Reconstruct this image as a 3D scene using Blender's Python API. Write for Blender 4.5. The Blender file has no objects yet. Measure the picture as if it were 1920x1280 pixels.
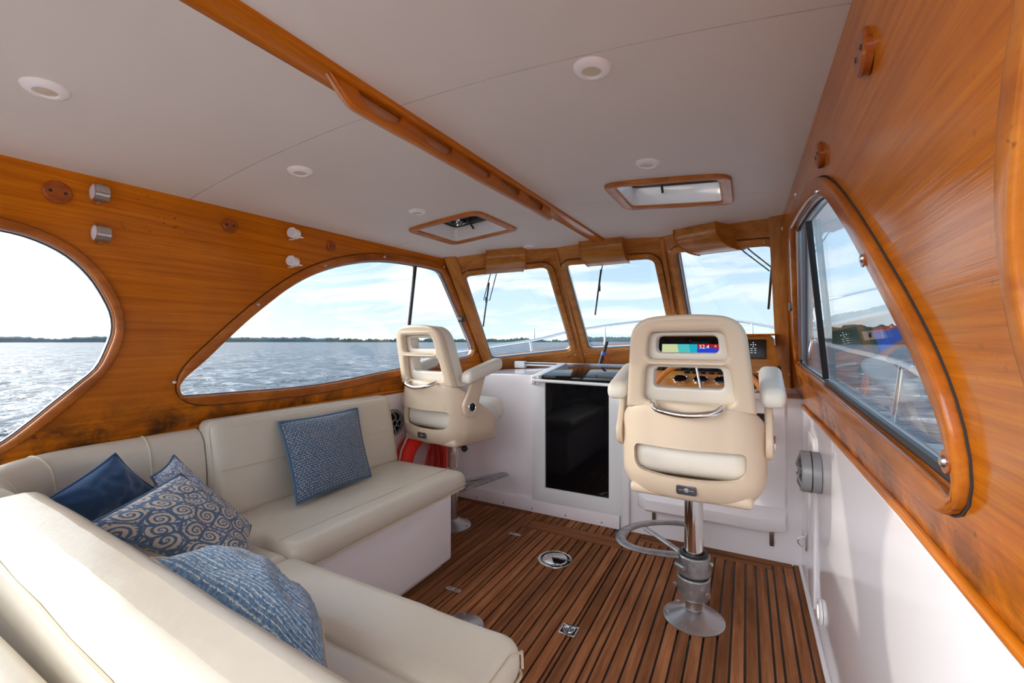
import bpy, bmesh, math, random
import numpy as np
from mathutils import Vector, Matrix, noise

random.seed(7)
scn = bpy.context.scene
COL = scn.collection
PI = math.pi

# ------------------------------------------------------------------ camera
F_PX = 815.0
YAW = math.atan(440.0 / F_PX)
CH = 1.25
cs, sn = math.cos(YAW), math.sin(YAW)
cd = bpy.data.cameras.new('camera')
cd.sensor_width = 36.0
cd.lens = 36.0 * F_PX / 1920.0
cd.clip_start = 0.03
cd.clip_end = 20000
cam = bpy.data.objects.new('camera', cd)
cam.location = (0, 0, CH)
cam.rotation_euler = (PI / 2, 0, YAW)
COL.objects.link(cam)
scn.camera = cam

# ------------------------------------------------------------------ sky, sun, exposure
scn.view_settings.view_transform = 'Standard'
scn.view_settings.look = 'None'
scn.view_settings.gamma = 1.0
scn.view_settings.use_curve_mapping = False
scn.view_settings.exposure = 1.22
scn.cycles.max_bounces = 12
scn.cycles.diffuse_bounces = 7
scn.cycles.glossy_bounces = 5
scn.cycles.transparent_max_bounces = 16
scn.cycles.sample_clamp_indirect = 6.0

SUN_TO = Vector((-2.33, -0.555, 0.57)).normalized()      # towards the sun: port side, a little aft
sun_d = bpy.data.lights.new('sun', 'SUN')
sun_d.energy = 1.1
sun_d.angle = math.radians(1.2)
sun_d.color = (1.0, 0.90, 0.77)
sun = bpy.data.objects.new('sun', sun_d)
sun.location = SUN_TO * 30
sun.rotation_euler = SUN_TO.to_track_quat('Z', 'Y').to_euler()
COL.objects.link(sun)


class NT:
    """small node-tree helper"""
    def __init__(s, tree):
        s.t = tree
        s.n = tree.nodes
        s.n.clear()

    def new(s, typ, **kw):
        nd = s.n.new(typ)
        for k, v in kw.items():
            setattr(nd, k, v)
        return nd

    def link(s, a, b):
        s.t.links.new(a, b)

    def val(s, sock, v):
        if hasattr(v, 'bl_idname') or isinstance(v, bpy.types.NodeSocket):
            s.link(v, sock)
        else:
            sock.default_value = v

    def math(s, op, a, b=0.0, c=0.0, clamp=False):
        nd = s.new('ShaderNodeMath', operation=op)
        nd.use_clamp = clamp
        s.val(nd.inputs[0], a); s.val(nd.inputs[1], b); s.val(nd.inputs[2], c)
        return nd.outputs[0]

    def vmath(s, op, a, b=(0, 0, 0)):
        nd = s.new('ShaderNodeVectorMath', operation=op)
        s.val(nd.inputs[0], a); s.val(nd.inputs[1], b)
        return nd.outputs['Value'] if op in ('LENGTH', 'DOT_PRODUCT') else nd.outputs['Vector']

    def mix(s, fac, a, b, blend='MIX'):
        nd = s.new('ShaderNodeMix', data_type='RGBA', blend_type=blend)
        s.val(nd.inputs[0], fac); s.val(nd.inputs[6], a); s.val(nd.inputs[7], b)
        return nd.outputs[2]

    def ramp(s, fac, stops, interp='LINEAR'):
        nd = s.new('ShaderNodeValToRGB')
        cr = nd.color_ramp
        cr.interpolation = interp
        while len(cr.elements) < len(stops):
            cr.elements.new(0.5)
        for e, (p, c) in zip(cr.elements, stops):
            e.position = p
            e.color = c if len(c) == 4 else (*c, 1)
        s.link(fac, nd.inputs[0])
        return nd.outputs[0]

    def noise(s, vec, scale, detail=3, rough=0.5, dist=0.0):
        nd = s.new('ShaderNodeTexNoise')
        if vec is not None:
            s.link(vec, nd.inputs['Vector'])
        nd.inputs['Scale'].default_value = scale
        nd.inputs['Detail'].default_value = detail
        nd.inputs['Roughness'].default_value = rough
        nd.inputs['Distortion'].default_value = dist
        return nd.outputs['Fac']

    def coords(s, kind='Object', scale=(1, 1, 1), rot=(0, 0, 0)):
        tc = s.new('ShaderNodeTexCoord')
        mp = s.new('ShaderNodeMapping')
        s.link(tc.outputs[kind], mp.inputs[0])
        mp.inputs['Scale'].default_value = scale
        mp.inputs['Rotation'].default_value = rot
        return mp.outputs[0]


def rgb(r, g, b):
    def f(c):
        c /= 255.0
        return c / 12.92 if c <= 0.04045 else ((c + 0.055) / 1.055) ** 2.4
    return (f(r), f(g), f(b), 1.0)


world = bpy.data.worlds.new('sky')
scn.world = world
world.use_nodes = True
w = NT(world.node_tree)
tc = w.new('ShaderNodeTexCoord')
dirn = w.vmath('NORMALIZE', tc.outputs['Generated'])
sep = w.new('ShaderNodeSeparateXYZ'); w.link(dirn, sep.inputs[0])
zz = w.math('MAXIMUM', sep.outputs['Z'], 0.0)
base = w.ramp(zz, [(0.0, (0.66, 0.76, 0.80)), (0.08, (0.53, 0.68, 0.80)), (0.30, (0.33, 0.51, 0.74)), (1.0, (0.30, 0.44, 0.64))])
# thin cloud sheets, stretched along the horizon
zsafe = w.math('ADD', zz, 0.16)
cvec = w.new('ShaderNodeCombineXYZ')
w.link(w.math('DIVIDE', sep.outputs['X'], zsafe), cvec.inputs[0])
w.link(w.math('DIVIDE', sep.outputs['Y'], zsafe), cvec.inputs[1])
cn = w.noise(w.vmath('MULTIPLY', cvec.outputs[0], (0.55, 0.9, 1)), 1.3, 8, 0.60, 0.8)
cm = w.ramp(cn, [(0.46, (0, 0, 0)), (0.58, (1, 1, 1))])
portside = w.math('MULTIPLY_ADD', sep.outputs['X'], -0.55, 0.42, clamp=True)
cfac = w.math('MULTIPLY', w.math('ADD', portside, 0.16), cm, clamp=True)
sky = w.mix(cfac, base, (0.90, 0.89, 0.86, 1))
# bright hazy glow around the sun
dt = w.vmath('DOT_PRODUCT', dirn, tuple(SUN_TO))
ang = w.math('ARCCOSINE', w.math('MINIMUM', dt, 1.0))
g1 = w.math('EXPONENT', w.math('MULTIPLY', w.math('POWER', w.math('DIVIDE', ang, 0.37), 2.0), -1.0))
g2 = w.math('EXPONENT', w.math('MULTIPLY', w.math('DIVIDE', ang, 0.42), -1.0))
# broad glow added to the sky, port and astern, to brighten the cabin
SKY_FILL = Vector((-0.70, -0.72, 0.25)).normalized()
ah = w.math('ARCCOSINE', w.math('MINIMUM', w.vmath('DOT_PRODUCT', dirn, tuple(SKY_FILL)), 1.0))
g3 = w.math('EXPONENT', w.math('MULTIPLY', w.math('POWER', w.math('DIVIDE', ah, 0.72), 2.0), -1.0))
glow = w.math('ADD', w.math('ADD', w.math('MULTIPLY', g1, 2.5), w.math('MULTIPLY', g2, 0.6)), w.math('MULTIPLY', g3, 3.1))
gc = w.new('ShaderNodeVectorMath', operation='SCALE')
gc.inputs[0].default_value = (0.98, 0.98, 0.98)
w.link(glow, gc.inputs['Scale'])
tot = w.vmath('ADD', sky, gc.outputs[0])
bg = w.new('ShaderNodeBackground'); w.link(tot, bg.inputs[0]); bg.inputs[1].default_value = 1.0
wo = w.new('ShaderNodeOutputWorld'); w.link(bg.outputs[0], wo.inputs[0])

# ------------------------------------------------------------------ materials
MATS = {}


def mat(name, color=(0.8, 0.8, 0.8, 1), rough=0.5, metal=0.0, coat=0.0, coat_rough=0.05, spec=0.5,
        bump=None, mottled=None, sheen=0.0, sub=0.0):
    m = bpy.data.materials.new(name)
    m.use_nodes = True
    t = NT(m.node_tree)
    b = t.new('ShaderNodeBsdfPrincipled')
    out = t.new('ShaderNodeOutputMaterial')
    t.link(b.outputs[0], out.inputs[0])
    b.inputs['Base Color'].default_value = color
    b.inputs['Roughness'].default_value = rough
    b.inputs['Metallic'].default_value = metal
    b.inputs['Specular IOR Level'].default_value = spec
    b.inputs['Coat Weight'].default_value = coat
    b.inputs['Coat Roughness'].default_value = coat_rough
    if sheen:
        b.inputs['Sheen Weight'].default_value = sheen
        b.inputs['Sheen Roughness'].default_value = 0.4
    co = t.coords('Object')
    if mottled:
        sc_, amt = mottled
        nz = t.noise(co, sc_, 4, 0.6)
        dark = tuple(c * (1 - amt) for c in color[:3]) + (1,)
        lite = tuple(min(1, c * (1 + amt * 0.5)) for c in color[:3]) + (1,)
        t.link(t.ramp(nz, [(0.3, dark), (0.7, lite)]), b.inputs['Base Color'])
    if bump:
        sc_, st, dist = bump
        nz = t.noise(co, sc_, 4, 0.6)
        bp = t.new('ShaderNodeBump')
        bp.inputs['Strength'].default_value = st
        bp.inputs['Distance'].default_value = dist
        t.link(nz, bp.inputs['Height'])
        t.link(bp.outputs[0], b.inputs['Normal'])
    MATS[name] = m
    m['_b'] = b.name
    return m


def wood(name, stretch, cols, rough=0.35, coat=0.5, coat_rough=0.12, stain=0.0, bump=0.15, rnd=0.0, scale=1.0):
    m = bpy.data.materials.new(name)
    m.use_nodes = True
    t = NT(m.node_tree)
    b = t.new('ShaderNodeBsdfPrincipled')
    out = t.new('ShaderNodeOutputMaterial')
    t.link(b.outputs[0], out.inputs[0])
    geo = t.new('ShaderNodeNewGeometry')
    mp = t.new('ShaderNodeMapping')
    t.link(geo.outputs['Position'], mp.inputs[0])
    mp.inputs['Scale'].default_value = tuple(q * scale for q in stretch)
    base_vec = mp.outputs[0]
    oi = t.new('ShaderNodeObjectInfo')
    if rnd:
        off = t.new('ShaderNodeVectorMath', operation='SCALE')
        off.inputs[0].default_value = (37.0, 53.0, 71.0)
        t.link(oi.outputs['Random'], off.inputs['Scale'])
        base_vec = t.vmath('ADD', base_vec, off.outputs[0])
    n1 = t.noise(base_vec, 1.0, 6, 0.62, 0.25)
    n2 = t.noise(base_vec, 4.5, 4, 0.7)
    n3 = t.noise(geo.outputs['Position'], 2.2, 3, 0.5)
    c = t.ramp(n1, [(0.28, cols[0]), (0.5, cols[1]), (0.74, cols[2])])
    streak = t.ramp(n2, [(0.36, (0.72, 0.62, 0.50)), (0.50, (1, 1, 1))])
    c = t.mix(0.40, c, streak, 'MULTIPLY')
    big = t.ramp(n3, [(0.3, (0.78, 0.74, 0.70)), (0.7, (1.14, 1.12, 1.1))])
    c = t.mix(0.8, c, big, 'MULTIPLY')
    if rnd:
        rr = t.ramp(oi.outputs['Random'], [(0.0, (1 - rnd,) * 3), (1.0, (1 + rnd,) * 3)])
        c = t.mix(1.0, c, rr, 'MULTIPLY')
    if stain:
        sp = t.new('ShaderNodeSeparateXYZ'); t.link(geo.outputs['Position'], sp.inputs[0])
        low = t.math('MULTIPLY_ADD', sp.outputs['Z'], -6.5, 6.9, clamp=True)      # weathering creeps up from the sill
        sn_ = t.noise(geo.outputs['Position'], 7.0, 5, 0.65, 0.5)
        sm = t.ramp(sn_, [(0.42, (0, 0, 0)), (0.62, (1, 1, 1))])
        f = t.math('MULTIPLY', t.math('MULTIPLY', low, sm), stain)
        c = t.mix(f, c, (0.045, 0.018, 0.008, 1))
        dots = t.noise(geo.outputs['Position'], 55.0, 2, 0.6)
        zone = t.ramp(t.noise(geo.outputs['Position'], 3.0, 2, 0.5), [(0.52, (0, 0, 0)), (0.68, (1, 1, 1))])
        dm = t.math('MULTIPLY', t.ramp(dots, [(0.66, (0, 0, 0)), (0.70, (1, 1, 1))]), zone)
        c = t.mix(t.math('MULTIPLY', dm, 0.7), c, (0.05, 0.015, 0.005, 1))
    t.link(c, b.inputs['Base Color'])
    b.inputs['Roughness'].default_value = rough
    b.inputs['Coat Weight'].default_value = coat
    b.inputs['Coat Roughness'].default_value = coat_rough
    b.inputs['Specular IOR Level'].default_value = 0.08
    bp = t.new('ShaderNodeBump')
    bp.inputs['Strength'].default_value = bump
    bp.inputs['Distance'].default_value = 0.002
    t.link(n1, bp.inputs['Height'])
    t.link(bp.outputs[0], b.inputs['Normal'])
    t.link(bp.outputs[0], b.inputs['Coat Normal'])
    MATS[name] = m
    return m


VARN = [(0.40, 0.098, 0.002), (0.54, 0.150, 0.003), (0.66, 0.205, 0.005)]
wood('varnish', (20, 1.6, 80), VARN, stain=0.9, coat=0.32, coat_rough=0.13, rough=0.55)
wood('rail_backing', (30, 1.5, 30), [(0.46, 0.17, 0.06), (0.56, 0.26, 0.13), (0.64, 0.34, 0.20)], coat=1.0, coat_rough=0.08)
wood('varnish_gloss', (20, 1.6, 80), VARN, stain=0.9, coat=0.85, coat_rough=0.11, rough=0.55, bump=0.35)
wood('varnish_plain', (30, 1.5, 30), VARN, coat=0.55, coat_rough=0.14)
wood('varnish_ring', (10, 3.0, 10), [(0.26, 0.066, 0.008), (0.44, 0.125, 0.014), (0.60, 0.21, 0.03)], coat=0.5, coat_rough=0.15, stain=0.35)
PALE = [(0.36, 0.125, 0.026), (0.52, 0.21, 0.050), (0.66, 0.30, 0.085)]
wood('pale_teak', (3.0, 16, 16), PALE, coat=0.25, coat_rough=0.25, stain=0.5, rough=0.45)
wood('pale_teak_post', (24, 4, 3), PALE, coat=0.25, coat_rough=0.25, rough=0.45)
wood('cover_veneer', (2.5, 14, 18), [(0.36, 0.13, 0.022), (0.50, 0.205, 0.035), (0.62, 0.29, 0.06)], coat=0.5, coat_rough=0.12)
wood('hatch_wood', (12, 12, 12), [(0.42, 0.13, 0.03), (0.54, 0.19, 0.045), (0.64, 0.26, 0.07)], coat=0.3, coat_rough=0.2)
wood('teak', (36, 2.2, 36), [(0.17, 0.062, 0.024), (0.29, 0.115, 0.048), (0.42, 0.19, 0.088)], rough=0.6, coat=0.0, rnd=0.28, bump=0.4)
wood('teak_across', (2.2, 36, 36), [(0.17, 0.062, 0.024), (0.28, 0.11, 0.046), (0.40, 0.18, 0.082)], rough=0.6, coat=0.0, rnd=0.25, bump=0.4)
wood('plug_wood', (20, 20, 60), [(0.24, 0.050, 0.008), (0.34, 0.080, 0.012), (0.44, 0.12, 0.018)], coat=0.6, coat_rough=0.08)

mat('gelcoat', rgb(246, 241, 243), 0.16, coat=0.5, coat_rough=0.05, bump=(4, 0.03, 0.01))
mat('gelcoat_matt', rgb(240, 237, 236), 0.4)
mat('white_paint', rgb(236, 236, 236), 0.3)
mat('vinyl_ceiling', rgb(230, 224, 219), 0.6, bump=(2.5, 0.12, 0.02), mottled=(1.4, 0.04))
mat('vinyl', rgb(208, 198, 180), 0.30, bump=(7, 0.25, 0.012), mottled=(3, 0.03), spec=0.5)
mat('vinyl_piping', rgb(208, 196, 172), 0.4)
mat('shell', rgb(218, 196, 170), 0.42, bump=(5, 0.04, 0.01))
mat('pad', rgb(226, 218, 204), 0.38, bump=(9, 0.08, 0.006))
mat('chrome', (0.82, 0.80, 0.78, 1), 0.08, 1.0)
mat('steel', (0.60, 0.58, 0.56, 1), 0.28, 1.0)
mat('cast_alu', (0.42, 0.42, 0.43, 1), 0.42, 0.85, bump=(60, 0.5, 0.002), mottled=(30, 0.3))
mat('alu', (0.62, 0.62, 0.63, 1), 0.32, 1.0)
mat('bronze', (0.24, 0.19, 0.15, 1), 0.35, 0.9)
mat('black', (0.012, 0.012, 0.014, 1), 0.35)
mat('black_gloss', (0.004, 0.004, 0.005, 1), 0.06, spec=0.3)
mat('black_rubber', (0.018, 0.018, 0.018, 1), 0.7)
mat('dark_gap', (0.03, 0.022, 0.016, 1), 0.9)
mat('caulk', (0.010, 0.009, 0.009, 1), 0.36)
mat('grey_plastic', (0.16, 0.16, 0.17, 1), 0.4)
mat('speaker_grey', rgb(150, 150, 152), 0.35)
mat('white_plastic', rgb(250, 248, 248), 0.25)
mat('lens', rgb(214, 200, 180), 0.25)
mat('lens_white', rgb(226, 226, 236), 0.2)
mat('ring_orange', rgb(245, 38, 14), 0.55, bump=(25, 0.3, 0.004))
mat('rope_orange', rgb(196, 60, 20), 0.7, bump=(300, 0.8, 0.003))
mat('rope_red', rgb(170, 22, 16), 0.7, bump=(300, 0.8, 0.003))
mat('rope_white', rgb(215, 205, 195), 0.7, bump=(300, 0.8, 0.003))
mat('wheel_wood', (0.66, 0.20, 0.02, 1), 0.25, coat=0.6)
mat('blue_plastic', rgb(20, 110, 200), 0.35)
mat('tint', (0.03, 0.03, 0.03, 1), 0.08)
mat('antifoul', rgb(40, 60, 90), 0.5)
mat('cream_brass', rgb(196, 180, 140), 0.3, 0.6)
mat('badge', (0.10, 0.10, 0.11, 1), 0.3, 0.7)
mat('paper', rgb(225, 220, 210), 0.6)
mat('blue_edge', rgb(78, 104, 132), 0.9, bump=(300, 0.8, 0.002))
mat('fringe', rgb(200, 185, 165), 0.8, bump=(200, 0.8, 0.003))


def pane_mat(name, tint, refl_rough=0.0, mixlow=0.0):
    m = bpy.data.materials.new(name)
    m.use_nodes = True
    t = NT(m.node_tree)
    tr = t.new('ShaderNodeBsdfTransparent'); tr.inputs[0].default_value = tint
    gl = t.new('ShaderNodeBsdfGlossy'); gl.inputs['Roughness'].default_value = refl_rough
    gl.inputs[0].default_value = (1, 1, 1, 1)
    ge = t.new('ShaderNodeNewGeometry')
    dt_ = t.math('ABSOLUTE', t.vmath('DOT_PRODUCT', ge.outputs['Normal'], ge.outputs['Incoming']))
    fr = t.math('MULTIPLY_ADD', t.math('POWER', t.math('SUBTRACT', 1.0, dt_), 5.0), 0.95, 0.045)   # same for both faces
    mx = t.new('ShaderNodeMixShader')
    t.link(fr, mx.inputs[0]); t.link(tr.outputs[0], mx.inputs[1]); t.link(gl.outputs[0], mx.inputs[2])
    out = t.new('ShaderNodeOutputMaterial'); t.link(mx.outputs[0], out.inputs[0])
    MATS[name] = m


pane_mat('glass', (0.75, 0.77, 0.78, 1))
pane_mat('glass_tint', (0.55, 0.62, 0.62, 1))
pane_mat('glass_dark', (0.42, 0.46, 0.45, 1))
pane_mat('smoked', (0.02, 0.02, 0.02, 1))


def emit_mat(name, col, s):
    m = bpy.data.materials.new(name); m.use_nodes = True
    t = NT(m.node_tree)
    e = t.new('ShaderNodeEmission'); e.inputs[0].default_value = col; e.inputs[1].default_value = s
    out = t.new('ShaderNodeOutputMaterial'); t.link(e.outputs[0], out.inputs[0])
    MATS[name] = m


emit_mat('lcd_white', (0.9, 0.95, 1, 1), 0.45)
emit_mat('lcd_dim', (0.6, 0.7, 0.75, 1), 0.35)
emit_mat('courtesy_glow', (1.0, 0.95, 0.72, 1), 0.5)
emit_mat('chart_land', (0.72, 0.78, 0.42, 1), 0.36)
emit_mat('chart_shallow', (0.10, 0.62, 0.62, 1), 0.36)
emit_mat('chart_mid', (0.02, 0.50, 0.66, 1), 0.36)
emit_mat('sonar_blue', (0.02, 0.05, 0.55, 1), 0.5)
emit_mat('sonar_red', (0.40, 0.02, 0.02, 1), 0.4)


def fabric(name, kind):
    m = bpy.data.materials.new(name); m.use_nodes = True
    t = NT(m.node_tree)
    b = t.new('ShaderNodeBsdfPrincipled')
    out = t.new('ShaderNodeOutputMaterial'); t.link(b.outputs[0], out.inputs[0])
    b.inputs['Roughness'].default_value = 0.85
    b.inputs['Sheen Weight'].default_value = 0.25
    uv = t.coords('UV')
    wv = t.noise(t.coords('UV', (180, 180, 180)), 1.0, 2, 0.6)
    if kind == 'swirl':
        S = 6.2
        v = t.new('ShaderNodeTexVoronoi'); v.feature = 'F1'
        sc_ = t.vmath('MULTIPLY', uv, (S, S, 1))
        t.link(sc_, v.inputs['Vector']); v.inputs['Scale'].default_value = 1.0
        v.inputs['Randomness'].default_value = 0.75
        v.voronoi_dimensions = '2D'
        d = t.vmath('SUBTRACT', sc_, v.outputs['Position'])
        sp = t.new('ShaderNodeSeparateXYZ'); t.link(d, sp.inputs[0])
        an = t.math('DIVIDE', t.math('ARCTAN2', sp.outputs[1], sp.outputs[0]), 2 * PI)
        r = v.outputs['Distance']
        rnd = t.new('ShaderNodeSeparateColor'); t.link(v.outputs['Color'], rnd.inputs[0])
        jag = t.math('MULTIPLY', t.noise(uv, 60, 2, 0.5), 0.35)
        ph = t.math('ADD', t.math('ADD', t.math('MULTIPLY', t.math('POWER', r, 0.7), 4.2), an),
                    t.math('ADD', rnd.outputs[0], jag))
        fr = t.math('FRACT', ph)
        sp_ = t.ramp(fr, [(0.36, (0, 0, 0)), (0.41, (1, 1, 1)), (0.93, (1, 1, 1)), (0.98, (0, 0, 0))])
        ve = t.new('ShaderNodeTexVoronoi'); ve.feature = 'DISTANCE_TO_EDGE'; ve.voronoi_dimensions = '2D'
        t.link(sc_, ve.inputs['Vector']); ve.inputs['Scale'].default_value = 1.0
        ve.inputs['Randomness'].default_value = 0.75
        edge = t.ramp(ve.outputs[0], [(0.05, (0, 0, 0)), (0.08, (1, 1, 1))])
        # small triangles filling the cell rims
        v3 = t.new('ShaderNodeTexVoronoi'); v3.voronoi_dimensions = '2D'; v3.feature = 'DISTANCE_TO_EDGE'
        t.link(uv, v3.inputs['Vector']); v3.inputs['Scale'].default_value = 24.0
        tri = t.ramp(v3.outputs[0], [(0.10, (0, 0, 0)), (0.16, (1, 1, 1))])
        rim = t.ramp(r, [(0.50, (0, 0, 0)), (0.53, (1, 1, 1))])
        patt = t.mix(rim, sp_, tri)
        patt = t.mix(1.0, patt, edge, 'MULTIPLY')
        cr, bl = rgb(198, 184, 164), rgb(80, 104, 134)
        if name.endswith('light'):
            cr, bl = rgb(208, 204, 206), rgb(112, 136, 166)
        c = t.mix(patt, bl, cr)
    elif kind == 'velvet':
        n = t.noise(t.coords('UV', (90, 14, 1)), 1.0, 4, 0.7)
        c = t.ramp(n, [(0.3, rgb(10, 40, 74)), (0.55, rgb(18, 56, 94)), (0.8, rgb(44, 84, 124))])
        b.inputs['Sheen Weight'].default_value = 0.9
        b.inputs['Sheen Tint'].default_value = (0.5, 0.7, 1, 1)
    elif kind == 'tweed':
        br = t.new('ShaderNodeTexBrick')
        nv = t.new('ShaderNodeTexNoise'); t.link(uv, nv.inputs[0]); nv.inputs['Scale'].default_value = 30
        wob = t.vmath('MULTIPLY', t.vmath('SUBTRACT', nv.outputs['Color'], (0.5, 0.5, 0.5)), (0.008, 0.008, 0))
        t.link(t.vmath('ADD', uv, wob), br.inputs[0])
        br.inputs['Scale'].default_value = 1.0
        br.inputs['Brick Width'].default_value = 0.040
        br.inputs['Row Height'].default_value = 0.030
        br.inputs['Mortar Size'].default_value = 0.0028
        br.inputs['Mortar Smooth'].default_value = 0.4
        br.offset = 0.5
        n = t.noise(uv, 160, 2, 0.6)
        blue = t.ramp(n, [(0.3, rgb(40, 68, 98)), (0.6, rgb(66, 96, 126)), (0.8, rgb(118, 142, 160))])
        brk = t.ramp(t.noise(uv, 70, 2, 0.5), [(0.42, (0, 0, 0)), (0.52, (1, 1, 1))])
        f = t.math('MULTIPLY', br.outputs['Fac'], brk)
        c = t.mix(f, blue, rgb(198, 190, 168))
    else:  # knit
        wv2 = t.new('ShaderNodeTexWave'); wv2.wave_type = 'BANDS'; wv2.bands_direction = 'Y'
        t.link(uv, wv2.inputs[0]); wv2.inputs['Scale'].default_value = 9.0
        wv2.inputs['Distortion'].default_value = 1.6; wv2.inputs['Detail'].default_value = 3
        wv2.inputs['Detail Scale'].default_value = 8
        n = t.noise(uv, 40, 4, 0.65)
        blue = t.ramp(n, [(0.3, rgb(36, 68, 106)), (0.5, rgb(78, 114, 146)), (0.75, rgb(150, 174, 190))])
        ln = t.ramp(wv2.outputs['Fac'], [(0.86, (0, 0, 0)), (0.96, (1, 1, 1))])
        brk = t.ramp(t.noise(uv, 55, 2, 0.5), [(0.40, (0, 0, 0)), (0.5, (1, 1, 1))])
        c = t.mix(t.math('MULTIPLY', ln, brk), blue, rgb(204, 196, 184))
    t.link(c, b.inputs['Base Color'])
    bp = t.new('ShaderNodeBump'); bp.inputs['Strength'].default_value = 0.5
    bp.inputs['Distance'].default_value = 0.002
    t.link(wv, bp.inputs['Height']); t.link(bp.outputs[0], b.inputs['Normal'])
    MATS[name] = m


fabric('swirl', 'swirl'); fabric('swirl_light', 'swirl'); fabric('velvet', 'velvet')
fabric('tweed', 'tweed'); fabric('knit', 'knit')


# ------------------------------------------------------------------ mesh helpers
def new_mesh(bm, name='m', smooth=40):
    me = bpy.data.meshes.new(name)
    bm.normal_update()
    bm.to_mesh(me)
    bm.free()
    if smooth:
        me.shade_smooth()
        me.set_sharp_from_angle(angle=math.radians(smooth))
    return me


def wloc(o):
    v = Vector((0, 0, 0))
    while o is not None:
        v = v + o.location
        o = o.parent
    return v


def tag(o, label=None, cat=None, group=None, kind=None):
    if label: o['label'] = label
    if cat: o['category'] = cat
    if group: o['group'] = group
    if kind: o['kind'] = kind
    return o


def put(name, me, m, parent=None, label=None, cat=None, group=None, kind=None, local=False):
    """link a mesh (built in world coordinates unless local) as an object"""
    o = bpy.data.objects.new(name, me)
    COL.objects.link(o)
    if m:
        me.materials.clear()
        me.materials.append(MATS[m])
    if parent is not None:
        o.parent = parent
        if not local:
            me.transform(Matrix.Translation(-wloc(parent)))
    elif not local:
        n = len(me.vertices)
        a = np.empty(n * 3); me.vertices.foreach_get('co', a); a = a.reshape(-1, 3)
        c = (a.min(0) + a.max(0)) / 2
        base_ = Vector((c[0], c[1], a[:, 2].min()))
        me.transform(Matrix.Translation(-base_))
        o.location = base_
    return tag(o, label, cat, group, kind)


def thing(name, loc, label=None, cat=None, group=None, kind=None, rz=0.0):
    o = bpy.data.objects.new(name, None)
    o.empty_display_size = 0.05
    COL.objects.link(o)
    o.location = loc
    o.rotation_euler = (0, 0, rz)
    return tag(o, label, cat, group, kind)


def copy_tree(o, parent=None):
    c = o.copy(); COL.objects.link(c); c.parent = parent
    for ch in [k for k in bpy.data.objects if k.parent == o]:
        copy_tree(ch, c)
    return c


def fmap(me, f):
    if f is None:
        return me
    for v in me.vertices:
        v.co = f(v.co.x, v.co.y, v.co.z)
    me.update()
    return me


def fix_normals(me):
    bm = bmesh.new(); bm.from_mesh(me)
    bmesh.ops.recalc_face_normals(bm, faces=bm.faces)
    bm.to_mesh(me); bm.free()
    return me


def rbox(c, s, r=0.01, seg=3, f=None, cuts=0):
    bm = bmesh.new()
    bmesh.ops.create_cube(bm, size=1)
    for v in bm.verts:
        v.co = Vector((v.co.x * s[0], v.co.y * s[1], v.co.z * s[2]))
    if cuts:
        bmesh.ops.subdivide_edges(bm, edges=bm.edges, cuts=cuts, use_grid_fill=True)
    if r > 0 and not cuts:
        bmesh.ops.bevel(bm, geom=bm.edges[:], offset=min(r, min(s) * 0.49), segments=seg, profile=0.5, affect='EDGES')
    for v in bm.verts:
        v.co += Vector(c)
    me = new_mesh(bm)
    return fmap(me, f)


def cushion(c, s, r=0.04, nx=10, ny=10, puff=0.012, f=None, wr=0.0, seed=0):
    """soft box: bevelled, top and bottom crowned, slightly wrinkled"""
    bm = bmesh.new()
    bmesh.ops.create_cube(bm, size=1)
    for v in bm.verts:
        v.co = Vector((v.co.x * s[0], v.co.y * s[1], v.co.z * s[2]))
    bmesh.ops.bevel(bm, geom=bm.edges[:], offset=min(r, min(s) * 0.48), segments=4, profile=0.5, affect='EDGES')
    # slice for crowning
    for ax, n in ((0, nx), (1, ny)):
        for i in range(1, n):
            p = Vector((0, 0, 0)); p[ax] = -s[ax] / 2 + s[ax] * i / n
            nrm = Vector((0, 0, 0)); nrm[ax] = 1
            bmesh.ops.bisect_plane(bm, geom=bm.verts[:] + bm.edges[:] + bm.faces[:], plane_co=p, plane_no=nrm)
    for v in bm.verts:
        u, w_ = v.co.x / (s[0] / 2), v.co.y / (s[1] / 2)
        k = max(0, 1 - u * u) ** 0.5 * max(0, 1 - w_ * w_) ** 0.5
        v.co.z += (1 if v.co.z > 0 else -0.3) * puff * k
        if wr:
            n_ = noise.noise(Vector((v.co.x * 9 + seed, v.co.y * 9, v.co.z * 9)))
            v.co.z += wr * n_ * (1 if v.co.z > 0 else 0)
    for v in bm.verts:
        v.co += Vector(c)
    me = new_mesh(bm, smooth=60)
    return fmap(me, f)


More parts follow.
